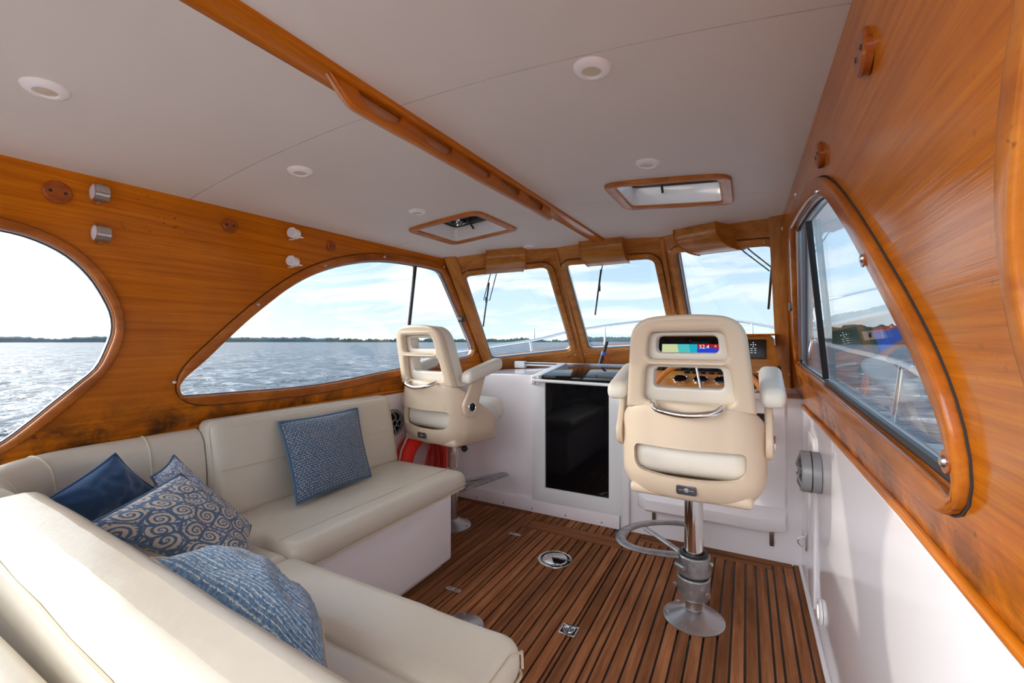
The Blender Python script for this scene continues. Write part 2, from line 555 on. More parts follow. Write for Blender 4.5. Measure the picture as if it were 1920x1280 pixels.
def lathe(prof, c=(0, 0, 0), n=32, axis='Z', f=None, ang=40):
    """prof: list of (radius, height)"""
    bm = bmesh.new()
    rings = []
    for r, h in prof:
        if r < 1e-6:
            rings.append([bm.verts.new((0, 0, h))])
        else:
            rings.append([bm.verts.new((r * math.cos(2 * PI * i / n), r * math.sin(2 * PI * i / n), h)) for i in range(n)])
    for a, b in zip(rings, rings[1:]):
        for i in range(n):
            j = (i + 1) % n
            if len(a) == 1 and len(b) == 1: continue
            if len(a) == 1: bm.faces.new((a[0], b[i], b[j]))
            elif len(b) == 1: bm.faces.new((a[i], b[0], a[j]))
            else: bm.faces.new((a[i], b[i], b[j], a[j]))
    if len(rings[0]) > 1: bm.faces.new(rings[0])
    if len(rings[-1]) > 1: bm.faces.new(rings[-1])
    bmesh.ops.recalc_face_normals(bm, faces=bm.faces)
    if f is None:
        C0 = Vector(c)
        if axis == 'Z': M = Matrix.Identity(3)
        elif axis == '-Z': M = Matrix.Rotation(PI, 3, 'X')
        elif isinstance(axis, Vector): M = axis.normalized().to_track_quat('Z', 'Y').to_matrix()
        elif axis == 'X': M = Vector((1, 0, 0)).to_track_quat('Z', 'Y').to_matrix()
        elif axis == '-X': M = Vector((-1, 0, 0)).to_track_quat('Z', 'Y').to_matrix()
        elif axis == 'Y': M = Vector((0, 1, 0)).to_track_quat('Z', 'Y').to_matrix()
        else: M = Vector((0, -1, 0)).to_track_quat('Z', 'Y').to_matrix()
        for v in bm.verts:
            v.co = C0 + M @ v.co
        return new_mesh(bm, smooth=ang)
    me = new_mesh(bm, smooth=ang)
    return fmap(me, f)


def tube(pts, r, closed=False, n=8, f=None, taper=None, flat=1.0):
    pts = [Vector(p) for p in pts]
    bm = bmesh.new()
    N = len(pts)
    rings = []
    up0 = None
    for i, p in enumerate(pts):
        a = pts[(i - 1) % N] if (closed or i > 0) else p
        b = pts[(i + 1) % N] if (closed or i < N - 1) else p
        t = (b - a)
        if t.length < 1e-9: t = Vector((0, 0, 1))
        t.normalize()
        if up0 is None:
            up0 = Vector((0, 0, 1)) if abs(t.z) < 0.9 else Vector((1, 0, 0))
        s = t.cross(up0)
        if s.length < 1e-6: s = t.cross(Vector((1, 0, 0)))
        s.normalize()
        u = s.cross(t); u.normalize()
        up0 = u
        rr = r if taper is None else r * taper(i / max(1, N - 1))
        rings.append([bm.verts.new(p + s * (rr * math.cos(2 * PI * k / n)) + u * (rr * flat * math.sin(2 * PI * k / n))) for k in range(n)])
    M = N if closed else N - 1
    for i in range(M):
        A, B = rings[i], rings[(i + 1) % N]
        for k in range(n):
            bm.faces.new((A[k], B[k], B[(k + 1) % n], A[(k + 1) % n]))
    if not closed:
        bm.faces.new(rings[0]); bm.faces.new(rings[-1])
    bmesh.ops.recalc_face_normals(bm, faces=bm.faces)
    me = new_mesh(bm, smooth=50)
    return fmap(me, f)


def crom(pts, closed=True, n=6):
    P = [Vector(p) for p in pts]
    N = len(P)
    out = []
    rng = range(N) if closed else range(N - 1)
    for i in rng:
        p0 = P[(i - 1) % N] if (closed or i > 0) else P[i]
        p1 = P[i]; p2 = P[(i + 1) % N]
        p3 = P[(i + 2) % N] if (closed or i + 2 < N) else P[(i + 1) % N]
        for k in range(n):
            t = k / n
            out.append(0.5 * ((2 * p1) + (-p0 + p2) * t + (2 * p0 - 5 * p1 + 4 * p2 - p3) * t * t + (-p0 + 3 * p1 - 3 * p2 + p3) * t ** 3))
    if not closed: out.append(P[-1])
    return out


def area2(p):
    return 0.5 * sum(p[i][0] * p[(i + 1) % len(p)][1] - p[(i + 1) % len(p)][0] * p[i][1] for i in range(len(p)))


def offset2(poly, d):
    """offset outwards by d (positive grows)"""
    P = [Vector((p[0], p[1])) for p in poly]
    s = 1 if area2(P) > 0 else -1
    out = []
    N = len(P)
    for i in range(N):
        a, b, c = P[i - 1], P[i], P[(i + 1) % N]
        t1 = (b - a).normalized() if (b - a).length > 1e-9 else Vector((0, 0))
        t2 = (c - b).normalized() if (c - b).length > 1e-9 else t1
        n1 = Vector((t1.y, -t1.x)) * s
        n2 = Vector((t2.y, -t2.x)) * s
        nn = n1 + n2
        if nn.length < 1e-6: nn = n1
        nn.normalize()
        k = max(0.5, nn.dot(n1))
        out.append(b + nn * (d / k))
    return out


def round_poly(pts, r, n=6):
    """polygon with rounded corners; r may be list"""
    P = [Vector((p[0], p[1])) for p in pts]
    N = len(P)
    out = []
    for i in range(N):
        a, b, c = P[i - 1], P[i], P[(i + 1) % N]
        ri = r[i] if isinstance(r, (list, tuple)) else r
        d1 = (a - b); d2 = (c - b)
        ri_ = min(ri, d1.length * 0.45, d2.length * 0.45)
        p1 = b + d1.normalized() * ri_
        p2 = b + d2.normalized() * ri_
        for k in range(n + 1):
            t = k / n
            out.append((1 - t) ** 2 * p1 + 2 * t * (1 - t) * b + t * t * p2)
    return out


def flat2d(polys, th, bevel=0.0, res=2, f=None):
    """filled 2D outline with holes, extruded to thickness th: z from 0 to th"""
    cu = bpy.data.curves.new('c', 'CURVE')
    cu.dimensions = '2D'
    cu.fill_mode = 'BOTH'
    for p in polys:
        sp = cu.splines.new('POLY')
        sp.points.add(len(p) - 1)
        for i, q in enumerate(p):
            sp.points[i].co = (q[0], q[1], 0, 1)
        sp.use_cyclic_u = True
    cu.extrude = max(th / 2 - bevel, 0.0)
    cu.bevel_depth = bevel
    cu.bevel_resolution = res
    cu.offset = -bevel
    o = bpy.data.objects.new('tmp', cu)
    COL.objects.link(o)
    dg = bpy.context.evaluated_depsgraph_get()
    me = bpy.data.meshes.new_from_object(o.evaluated_get(dg))
    bpy.data.objects.remove(o); bpy.data.curves.remove(cu)
    for v in me.vertices:
        v.co.z += th / 2
    bm = bmesh.new(); bm.from_mesh(me)
    bmesh.ops.remove_doubles(bm, verts=bm.verts, dist=1e-5)
    bmesh.ops.recalc_face_normals(bm, faces=bm.faces)
    bm.to_mesh(me); bm.free()
    fmap(me, f)
    me.materials.clear()
    me.shade_smooth(); me.set_sharp_from_angle(angle=math.radians(38))
    return me


def sweep(section, path, up=Vector((0, 0, 1)), cap=True, f=None, ang=50):
    """section: closed list of (n, z): n = along the horizontal normal (left of travel)"""
    P = [Vector(p) for p in path]
    bm = bmesh.new(); rings = []
    for i, p in enumerate(P):
        a = P[max(0, i - 1)]; b = P[min(len(P) - 1, i + 1)]
        t = (b - a).normalized()
        nrm = up.cross(t).normalized()
        rings.append([bm.verts.new(p + nrm * q[0] + up * q[1]) for q in section])
    n = len(section)
    for A, B in zip(rings, rings[1:]):
        for k in range(n):
            bm.faces.new((A[k], B[k], B[(k + 1) % n], A[(k + 1) % n]))
    if cap:
        bm.faces.new(rings[0]); bm.faces.new(rings[-1])
    bmesh.ops.recalc_face_normals(bm, faces=bm.faces)
    me = new_mesh(bm, smooth=ang)
    return fmap(me, f)


def join(meshes):
    bm = bmesh.new()
    for me in meshes:
        bm.from_mesh(me)
    out = new_mesh(bm, smooth=0)
    out.shade_smooth(); out.set_sharp_from_angle(angle=math.radians(42))
    return out


def apply_mods(me, mods):
    o = bpy.data.objects.new('tmp', me); COL.objects.link(o)
    for typ, kw in mods:
        md = o.modifiers.new('m', typ)
        for k, v in kw.items(): setattr(md, k, v)
    dg = bpy.context.evaluated_depsgraph_get()
    out = bpy.data.meshes.new_from_object(o.evaluated_get(dg))
    bpy.data.objects.remove(o)
    out.shade_smooth()
    return out


def text_mesh(s, size, f, th=0.0006):
    cu = bpy.data.curves.new('t', 'FONT')
    cu.body = s; cu.size = size; cu.extrude = th; cu.align_x = 'CENTER'; cu.align_y = 'CENTER'
    o = bpy.data.objects.new('tmp', cu); COL.objects.link(o)
    dg = bpy.context.evaluated_depsgraph_get()
    me = bpy.data.meshes.new_from_object(o.evaluated_get(dg))
    bpy.data.objects.remove(o)
    me.materials.clear()
    return fmap(me, f)


# measured sight lines of the photograph, used to size outlines on the real planes they lie on
def ray(u, v):
    a = (u - 960) / F_PX; b = (640 - v) / F_PX
    return Vector((-sn + a * cs, cs + a * sn, b))


def hit_side(u, v, x0, k):
    r = ray(u, v)
    t = (x0 + k * (CH - 0.9)) / (r.x - k * r.z)
    return Vector((r.y * t, CH + r.z * t))


# ------------------------------------------------------------------ hull geometry functions
MID = -0.905
KP, KS = 0.13 / 0.95, -0.115 / 0.9


def port_f(a, b, c):        # (y, z, offset inwards)
    return Vector((-2.10 + KP * (b - 0.9) + c, a, b))


def stbd_f(a, b, c):
    return Vector((0.275 + KS * (b - 0.9) - c, a, b))


def zcen(y): return 1.893 + 0.02 * y
def zsid(y): return 1.805 + 0.022 * y
def ceilz(x, y): return zcen(y) - (zcen(y) - zsid(y)) * ((x + 0.905) / 1.06) ** 2


T1 = Vector((-1.955, 2.60, 1.865)); T2 = Vector((-1.25, 3.00, 1.93)); T3 = Vector((-0.495, 3.00, 1.93)); T4 = Vector((0.145, 2.50, 1.865))
B1 = Vector((-2.085, 3.42, 1.00)); B2 = Vector((-1.335, 3.88, 1.045)); B3 = Vector((-0.475, 3.88, 1.045)); B4 = Vector((0.24, 3.50, 0.96))

# ------------------------------------------------------------------ floor
floor = put('floor', rbox((-0.91, 0.95, -0.035), (2.46, 3.95, 0.06), 0.002, 1), 'caulk', kind='structure')
seams = [-2.06, -2.012, -1.964, -1.916, -1.868, -1.82, -1.773, -1.735, -1.69, -1.645, -1.60, -1.553, -1.503, -1.456, -1.403, -1.33]
cseams = [-1.33, -1.285, -1.262, -1.207, -1.18, -1.13, -1.078, -1.031, -0.981, -0.929, -0.880, -0.828, -0.778, -0.727, -0.672, -0.652, -0.600]
sseams = [-0.600, -0.550, -0.516, -0.465, -0.414, -0.363, -0.312, -0.261, -0.210, -0.159, -0.108, -0.058, -0.006, 0.044, 0.094, 0.127, 0.175, 0.226, 0.276]
G = 0.0042


def plank(x0, x1, y0, y1, m='teak'):
    me = rbox(((x0 + x1) / 2, (y0 + y1) / 2, -0.001), (x1 - x0 - 2 * G, y1 - y0 - 2 * G, 0.012 + random.uniform(-0.0008, 0.0004)), 0.0012, 1)
    return put('plank', me, m, floor)


for a, b in zip(seams, seams[1:]): plank(a, b, 0.9, 2.825)
plank(-2.10, -2.06, 0.9, 2.825)
for a, b in zip(cseams, cseams[1:]): plank(a, b, 0.9, 2.612)
for a, b in zip(sseams, sseams[1:]):
    plank(a, b, 0.9, 2.772 if b < 0.13 else (2.83 if b < 0.26 else 2.885))
plank(-2.10, -1.38, 2.825, 2.885, 'teak_across')
plank(-1.38, -1.315, 2.612, 2.885)
plank(-1.315, -0.665, 2.612, 2.672, 'teak_across')
plank(-1.315, -0.665, 2.672, 2.742, 'teak_across')
th = [-1.315, -1.27, -1.248]
th += [-1.248 + 0.0535 * i for i in range(1, 10)] + [-0.745, -0.723, -0.665]
for a, b in zip(th, th[1:]): plank(a, b, 2.742, 2.885)
plank(-0.665, -0.600, 2.612, 2.885)
plank(-0.600, 0.127, 2.772, 2.812, 'teak_across')
plank(-0.600, 0.226, 2.812, 2.885, 'teak_across')

# floor fittings
t = thing('deck_plate', (-0.966, 2.302, 0.0), 'round polished steel deck plate set in the teak floor in front of the smoked door', 'deck plate')
put('rim', lathe([(0.0, 0.0045), (0.066, 0.0045), (0.068, 0.003), (0.07, 0.0045), (0.093, 0.0045), (0.096, 0.003), (0.098, 0.004), (0.099, 0.0)], (-0.966, 2.302, 0.005), 48), 'chrome', t)
for k in range(6):
    a = k * PI / 3 + 0.3
    put('screw', lathe([(0.005, 0), (0.005, 0.001), (0, 0.0013)], (-0.966 + 0.083 * math.cos(a), 2.302 + 0.083 * math.sin(a), 0.0093), 10), 'steel', t)
t = thing('floor_latch', (-0.675, 1.764, 0.0), 'square recessed chrome lifting latch in the floor near the helm chair', 'latch')
sq = round_poly([(-0.036, -0.036), (0.036, -0.036), (0.036, 0.036), (-0.036, 0.036)], 0.006)
hole = [(0.024 * math.cos(a * PI / 10), 0.024 * math.sin(a * PI / 10)) for a in range(20)]
fr_f = lambda a, b, c: Vector((-0.675 + a, 1.764 + b, 0.005 + c))
put('plate', flat2d([sq, hole], 0.004, 0.001, 1, fr_f), 'chrome', t)
put('cup', lathe([(0.0, 0.0008), (0.024, 0.0008), (0.025, 0.002)], (-0.675, 1.764, 0.005), 20), 'grey_plastic', t)
put('lift_ring', tube([(-0.675 + 0.019 * math.cos(a), 1.764 + 0.019 * math.sin(a), 0.0095) for a in [k * PI / 9 for k in range(18)]], 0.003, True, 6), 'chrome', t)
for (hx_, hy_, wh) in ((-1.318, 2.478, 'nearer the door step'), (-1.295, 1.780, 'beside the settee base')):
    t = thing('hinge', (0, 0, 0)); t.parent = floor; t.location = Vector((hx_, hy_, 0.0)) - floor.location
    t['label'] = 'small oval steel hinge let into the teak planks, ' + wh
    ff = lambda a, b, c: Vector((hx_ + a, hy_ + b, 0.005 + c))
    ov = round_poly([(-0.042, -0.014), (0.042, -0.014), (0.042, 0.014), (-0.042, 0.014)], 0.014)
    put('leaf', flat2d([ov], 0.003, 0.0008, 1, ff), 'steel', t)
    put('knuckle', tube([ff(0, -0.014, 0.003), ff(0, 0.014, 0.003)], 0.003, n=8), 'steel', t)
    for q in (-0.03, -0.014, 0.014, 0.03):
        put('screw', lathe([(0.0035, 0), (0.0035, 0.001), (0, 0.0012)], ff(q, 0, 0.003), 8), 'bronze', t)
t = thing('table_socket', (-1.09, 1.565, 0.0), 'round aluminium table socket flange on the floor, half hidden by the settee cushion', 'socket')
put('flange', lathe([(0.094, 0), (0.094, 0.004), (0.088, 0.008), (0.045, 0.011), (0.040, 0.014), (0.030, 0.014), (0.028, 0.004), (0, 0.004)], (-1.09, 1.565, 0.005), 40), 'alu', t)
for k in range(4):
    a = k * PI / 2 + 0.5
    put('screw', lathe([(0.006, 0), (0.006, 0.002), (0, 0.0025)], (-1.09 + 0.075 * math.cos(a), 1.565 + 0.075 * math.sin(a), 0.0135), 10), 'steel', t)

# ------------------------------------------------------------------ side walls
def resample(poly, n):
    P = [Vector(p) for p in poly]
    L = [0]
    for i in range(len(P)): L.append(L[-1] + (P[(i + 1) % len(P)] - P[i]).length)
    out = []
    for k in range(n):
        d = L[-1] * k / n
        for i in range(len(P)):
            if L[i + 1] >= d:
                s = (d - L[i]) / max(1e-9, L[i + 1] - L[i]); out.append(P[i].lerp(P[(i + 1) % len(P)], s)); break
    return out


# port main window opening (y, z)
pm_px = [(337, 744), (420, 738.5), (600, 722), (745, 693), (868, 671), (884, 664), (887, 652), (880, 632), (850, 560), (833, 520), (824, 508), (806, 502), (780, 497), (740, 491), (700, 489), (660, 493), (620, 502), (580, 517),
         (540, 540), (500, 570), (460, 603), (420, 640), (380, 678), (347, 706), (334, 724), (333, 737)]
pm = [hit_side(u, v, -2.10, KP) for u, v in pm_px]
PM = resample([p.to_2d() for p in crom([(p.x, p.y, 0) for p in pm], True, 5)], 150)
pa = [(0.425, 1.595), (0.481, 1.588), (0.542, 1.566), (0.595, 1.531), (0.645, 1.475), (0.685, 1.404), (0.707, 1.348), (0.713, 1.289), (0.701, 1.230),
      (0.674, 1.153), (0.626, 1.099), (0.562, 1.032), (0.501, 0.968), (0.445, 0.918), (0.38, 0.892), (0.20, 0.884), (-0.05, 0.88), (-0.36, 0.89), (-0.43, 0.95), (-0.45, 1.2), (-0.45, 1.5), (-0.42, 1.58), (-0.3, 1.60), (0.1, 1.605), (0.3, 1.602)]
PA = resample([p.to_2d() for p in crom([(a, b, 0) for a, b in pa], True, 5)], 120)
sm_px = [(1497, 668), (1500, 684), (1540, 715), (1600, 764), (1700, 845), (1790, 924), (1806, 936), (1813, 928), (1812, 890), (1790, 800), (1750, 700), (1700, 600), (1650, 510), (1610, 440), (1580, 395), (1562, 372), (1545, 365), (1525, 378),
         (1505, 405), (1492, 428), (1491, 440), (1494, 560)]
sm_ = [hit_side(u, v, 0.275, KS) for u, v in sm_px]
SM = resample([p.to_2d() for p in crom([(p.x, p.y, 0) for p in sm_], True, 5)], 150)
SA = [(p[0] - 0.17, p[1] - 0.012) for p in PA]


def side_outline(bot, front, top_extra=0.03, yb=-0.75):
    top = [(y, zsid(y) + top_extra) for y in (yb, 0.0, 0.8, 1.6, 2.2)]
    return [(yb, bot[0][1])] + bot + front + top[::-1]


pbot = [(0.45, 0.815), (1.04, 0.868), (1.5, 0.890), (2.3, 0.900), (3.0, 0.960), (3.45, 0.985)]
sbot = [(0.7, 0.893), (1.1, 0.905), (2.0, 0.900), (3.04, 0.880), (3.5, 0.90)]
wl_poly = side_outline(pbot, [(3.43, 1.0), (2.60, 1.895)])
wr_poly = side_outline(sbot, [(3.50, 0.955), (2.53, 1.885)])

# white liners below
def liner(f, bot_pts, yb, yf):
    """white moulded liner: flat face, rolled top edge"""
    pts = [(yb, bot_pts[0][1])] + [p for p in bot_pts if p[0] < yf] + [(yf, bot_pts[-1][1])]
    poly = [(yb, -0.01), (yf, -0.01)] + [(a, b) for a, b in pts[::-1]]
    return flat2d([poly], 0.045, 0.014, 4, f)


def lin_port(a, b, c): return Vector((-2.13 + c, a, b))
def lin_stbd(a, b, c): return Vector((0.315 - c, a, b))


wl = put('wall_left', liner(lin_port, pbot, -0.75, 3.45), 'gelcoat', kind='structure')
put('wood_panel', flat2d([wl_poly, PM, PA], 0.045, 0.0, 1, lambda a, b, c: port_f(a, b, c - 0.045)), 'varnish', wl)
put('lower_rail', tube([port_f(a, b + 0.012, 0.004) for a, b in [(-0.7, 0.815)] + pbot], 0.012, n=8), 'varnish_plain', wl)
wr = put('wall_right', liner(lin_stbd, sbot, -0.75, 3.5), 'gelcoat', kind='structure')
put('wood_panel', flat2d([wr_poly, SM, SA], 0.045, 0.0, 1, lambda a, b, c: stbd_f(a, b, c - 0.045)), 'varnish_gloss', wr)
put('lower_rail', tube([stbd_f(a, b + 0.010, 0.004) for a, b in [(-0.7, 0.893)] + sbot], 0.010, n=8), 'varnish_plain', wr)
# raised moulding of the starboard liner behind the loudspeaker
lp = round_poly([(2.32, 0.05), (2.62, 0.05), (2.62, 0.82), (2.32, 0.82)], 0.05)
put('raised_panel', flat2d([lp], 0.012, 0.006, 2, lambda a, b, c: Vector((0.272 - c, a, b))), 'gelcoat', wr)
put('bottom_cove', tube([(0.262, y, 0.012) for y in (-0.7, 0.5, 1.5, 2.87)], 0.010, n=8), 'gelcoat_matt', wr)


def soften(poly, it):
    P = [Vector((p[0], p[1])) for p in poly]
    if len(P) < 60: return P
    for _ in range(it):
        P = [P[i] * 0.5 + (P[i - 1] + P[(i + 1) % len(P)]) * 0.25 for i in range(len(P))]
    return P


def window(n, poly, f, width, lab, screws, pane='glass', wood_m='varnish_ring', seg=None, setback=0.03, cat='window'):
    c0 = f(*(sum((Vector(p[:2]) for p in poly), Vector((0, 0))) / len(poly)), 0)
    w_ = thing('window_%d' % n, c0, lab, cat, kind='structure')
    outer = soften(offset2(poly, width), 8)
    put('frame', flat2d([outer, poly], 0.020, 0.007, 3, lambda a, b, c: f(a, b, c - 0.002)), wood_m, w_)
    put('groove', tube([f(p[0], p[1], 0.0005) for p in offset2(outer, 0.001)], 0.0022, True, 5), 'dark_gap', w_)
    put('frame_lip', flat2d([offset2(poly, 0.007), offset2(poly, -0.004)], 0.03, 0.0, 1, lambda a, b, c: f(a, b, c - 0.035)), 'alu', w_)
    put('gasket', tube([f(p[0], p[1], -0.012) for p in offset2(poly, -0.003)], 0.0045, True, 6), 'black_rubber', w_)
    put('pane', flat2d([offset2(poly, 0.004)], 0.006, 0.0, 1, lambda a, b, c: f(a, b, c - setback)), pane, w_)
    for s in screws:
        p = Vector(s)
        q = f(p.x, p.y, 0.018); nrm = (f(p.x, p.y, 0.05) - f(p.x, p.y, 0.0)).normalized()
        sc_ = put('screw', lathe([(0.0085, 0), (0.0085, 0.002), (0.006, 0.005), (0.0, 0.006)], q, 14, nrm), 'steel', w_)
    return w_


def on_ring(px, x0, k):
    p = hit_side(px[0], px[1], x0, k); return (p.x, p.y)


W1 = window(1, PA, port_f, 0.032, 'hook-curved window at the far left of the port side, blown out with light', [])
W2 = window(2, PM, port_f, 0.045, 'long arched port side window with a rounded aft corner', [on_ring(p, -2.10, KP) for p in ((322, 716), (480, 571), (606, 498), (717, 482), (829, 501), (893, 664))])
# divider, slider and latch of the port window
pt, pb_ = hit_side(781, 499, -2.10, KP), hit_side(771, 668, -2.10, KP)
yd, zt_ = pt.x, pt.y - 0.005
put('slider_bar', rbox(((port_f(yd, 1.4, -0.02)).x, yd, (zt_ + 1.05) / 2), (0.026, 0.03, zt_ - 1.04), 0.003, 2, f=lambda a, b, c: Vector((a + KP * (c - 1.4), b, c))), 'black', W2)
put('slider_edge', rbox(((port_f(yd, 1.4, -0.01)).x, yd - 0.021, (zt_ + 1.05) / 2), (0.016, 0.012, zt_ - 1.04), 0.003, 2, f=lambda a, b, c: Vector((a + KP * (c - 1.4), b, c))), 'alu', W2)
pl_ = hit_side(862, 599, -2.10, KP)
put('latch', rbox(port_f(pl_.x, pl_.y, 0.02), (0.05, 0.05, 0.04), 0.008, 3), 'black', W2)
W6 = window(6, SM, stbd_f, 0.05, 'arched starboard side window next to the helm, with reflections in its sliding pane', [on_ring(p, 0.275, KS) for p in ((1504, 363), (1548, 357), (1641, 483), (1806, 868), (1476, 427), (1487, 702))], pane='glass')
for p in ((1641, 483), (1808, 868)):
    q = on_ring(p, 0.275, KS)
    put('washer', lathe([(0.016, 0), (0.016, 0.003), (0.0, 0.003)], stbd_f(q[0], q[1], 0.0165), 18, '-X'), 'plug_wood', W6)
a0, a1 = hit_side(1508, 415, 0.275, KS), hit_side(1541, 709, 0.275, KS)
put('slider_bar', tube([stbd_f(a0.x, a0.y, -0.012), stbd_f(a1.x, a1.y, -0.012)], 0.011, n=6), 'black', W6)
a0, a1 = hit_side(1494, 432, 0.275, KS), hit_side(1499, 672, 0.275, KS)
put('slider_edge', tube([stbd_f(a0.x, a0.y, -0.006), stbd_f(a1.x, a1.y, -0.006)], 0.009, n=6), 'alu', W6)
a0 = hit_side(1491, 574, 0.275, KS)
put('latch', rbox(stbd_f(a0.x, a0.y, 0.008), (0.035, 0.07, 0.045), 0.006, 3), 'black', W6)
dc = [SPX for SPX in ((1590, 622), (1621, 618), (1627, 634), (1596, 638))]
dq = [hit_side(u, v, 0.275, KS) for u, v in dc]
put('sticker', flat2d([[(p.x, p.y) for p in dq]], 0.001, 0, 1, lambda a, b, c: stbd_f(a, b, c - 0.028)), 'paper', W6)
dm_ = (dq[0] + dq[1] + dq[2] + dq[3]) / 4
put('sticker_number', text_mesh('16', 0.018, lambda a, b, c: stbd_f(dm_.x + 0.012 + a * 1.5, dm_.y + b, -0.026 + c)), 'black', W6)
# bottom slider track
trk = [stbd_f(hit_side(u, v, 0.275, KS).x, hit_side(u, v, 0.275, KS).y + 0.012, -0.012) for u, v in ((1545, 722), (1600, 768), (1700, 850), (1800, 934))]
put('slider_track', tube(trk, 0.010, n=6), 'black', W6)
W7 = window(7, SA, stbd_f, 0.038, 'edge of the aft starboard window frame at the right of the picture', [])

# ------------------------------------------------------------------ windscreen
CEN = (T1 + T2 + T3 + T4 + B1 + B2 + B3 + B4) / 8


class Facet:
    def __init__(s, ta, tb, ba, bb):
        s.O = ta
        s.U = (tb - ta).normalized()
        m = (ba + bb) / 2 - ta
        s.V = (m - s.U * m.dot(s.U)).normalized()
        s.N = s.U.cross(s.V)
        if s.N.y > 0: s.N = -s.N            # normal points into the cabin
        s.q = [s.loc(p) for p in (ta, tb, bb, ba)]

    def loc(s, p):
        d = p - s.O
        return Vector((d.dot(s.U), d.dot(s.V)))

    def f(s, a, b, c): return s.O + s.U * a + s.V * b + s.N * c

    def px(s, u, v, c=0.0):
        r = ray(u, v); o = Vector((0, 0, CH))
        t = (s.O + s.N * c - o).dot(s.N) / r.dot(s.N)
        return s.loc(o + r * t)


F1, F2, F3 = Facet(T1, T2, B1, B2), Facet(T2, T3, B2, B3), Facet(T3, T4, B3, B4)
wf = thing('wall_front', (MID, 3.3, 1.0), 'varnished windscreen frame across the front of the cabin', 'wall', kind='structure')
open_px = {1: [(871, 517), (1026, 499), (1072, 657), (922, 673)],
           2: [(1060, 496), (1226, 483), (1262, 648), (1104, 655)],
           3: [(1266, 472), (1456, 458), (1472, 650), (1300, 660)]}
for i, F in ((1, F1), (2, F2), (3, F3)):
    q = F.q
    out = [(q[0].x, -0.06), (q[1].x, -0.06), (q[2].x + 0.01, q[2].y + 0.06), (q[3].x - 0.01, q[3].y + 0.06)]
    op = round_poly([F.px(*p) for p in open_px[i]], [0.055, 0.06, 0.06, 0.055], 7)
    put('windscreen_panel', flat2d([out, op], 0.05, 0.0, 1, lambda a, b, c, F=F: F.f(a, b, c - 0.05)), 'pale_teak', wf)
    cc = sum((F.px(*p) for p in open_px[i]), Vector((0, 0))) / 4
    sc = [tuple(F.px(*p)) for p in {1: [(876, 507), (1022, 496), (1078, 662)], 2: [(1058, 493), (1214, 478), (1098, 661)], 3: [(1259, 468), (1437, 451)]}[i]]
    wlab = {1: 'port pane of the windscreen, left of the three', 2: 'centre pane of the windscreen', 3: 'starboard pane of the windscreen beside the helm'}[i]
    W = window(2 + i, op, F.f, 0.045, wlab, sc, wood_m='pale_teak', setback=0.035)

# posts over the joints
def board(name, p0, p1, width, th, nrm, m, parent):
    p0, p1 = Vector(p0), Vector(p1)
    d = (p1 - p0); L = d.length; d.normalize()
    s = d.cross(nrm).normalized(); n = s.cross(d).normalized()
    if n.dot(nrm) < 0: n = -n
    return put(name, rbox((0, L / 2, 0), (width, L, th), 0.004, 2, f=lambda a, b, c: p0 + s * a + d * b + n * c), m, parent)


board('post', T1 + Vector((0.03, -0.01, 0.02)), B1 + Vector((0.03, -0.01, -0.03)), 0.085, 0.05, Vector((0.6, -0.8, 0)), 'pale_teak_post', wf)
board('post', T4 + Vector((0.0, -0.02, 0.03)), B4 + Vector((0.0, -0.02, -0.06)), 0.09, 0.06, Vector((-0.5, -0.85, 0)), 'pale_teak_post', wf)
for T, B in ((T2, B2), (T3, B3)):
    board('batten', T + Vector((0, -0.006, 0.0)), B + Vector((0, -0.006, 0.0)), 0.026, 0.02, Vector((0, -1, -0.5)), 'pale_teak_post', wf)

# curved covers over the wiper motors
def motor_cover(F, u0, u1, v0, v1, lab):
    a0 = F.px(u0, v0).x; a1 = F.px(u1, v1).x
    wd = a1 - a0
    D_, H_ = 0.085, 0.165
    o = F.f((a0 + a1) / 2, 0.0, 0)
    t = thing('wiper_motor_cover', o, lab, 'cover', 'wiper motor covers above the windscreen')
    down = Vector((0, 0, -1)); fw = Vector((F.N.x, F.N.y, 0)).normalized()
    prof = [(0.095, 0.0), (0.095, 0.055)] + [(0.095 - 0.20 * (1 - math.cos(k * PI / 16)), 0.055 + 0.105 * math.sin(k * PI / 16)) for k in range(1, 9)]
    bm = bmesh.new()
    O = o + Vector((0, 0, 0.035))

    def P(a, d, h): return O + F.U * a + fw * d + down * h
    n = len(prof)
    rows = []
    for a in (-wd / 2, wd / 2):
        rows.append([bm.verts.new(P(a, d, h)) for d, h in prof] + [bm.verts.new(P(a, -0.13, 0.155)), bm.verts.new(P(a, -0.02, 0))])
    for k in range(n + 1):
        bm.faces.new((rows[0][k], rows[0][k + 1], rows[1][k + 1], rows[1][k]))
    bm.faces.new(rows[0]); bm.faces.new(rows[1])
    bmesh.ops.recalc_face_normals(bm, faces=bm.faces)
    put('cover_shell', new_mesh(bm, smooth=30), 'cover_veneer', t)
    for a in (-wd / 2, wd / 2):
        pts = [P(a, d + 0.002, h) for d, h in prof]
        put('edge_bead', tube(pts, 0.005, n=6), 'varnish_plain', t)
    return t


motor_cover(F1, 911, 983, 474, 468, 'varnished curved box above the port windscreen pane')
motor_cover(F2, 1093, 1172, 456, 450, 'varnished curved box above the centre windscreen pane, at the end of the ceiling beam')
motor_cover(F3, 1284, 1366, 432, 422, 'large varnished curved box above the starboard windscreen pane')

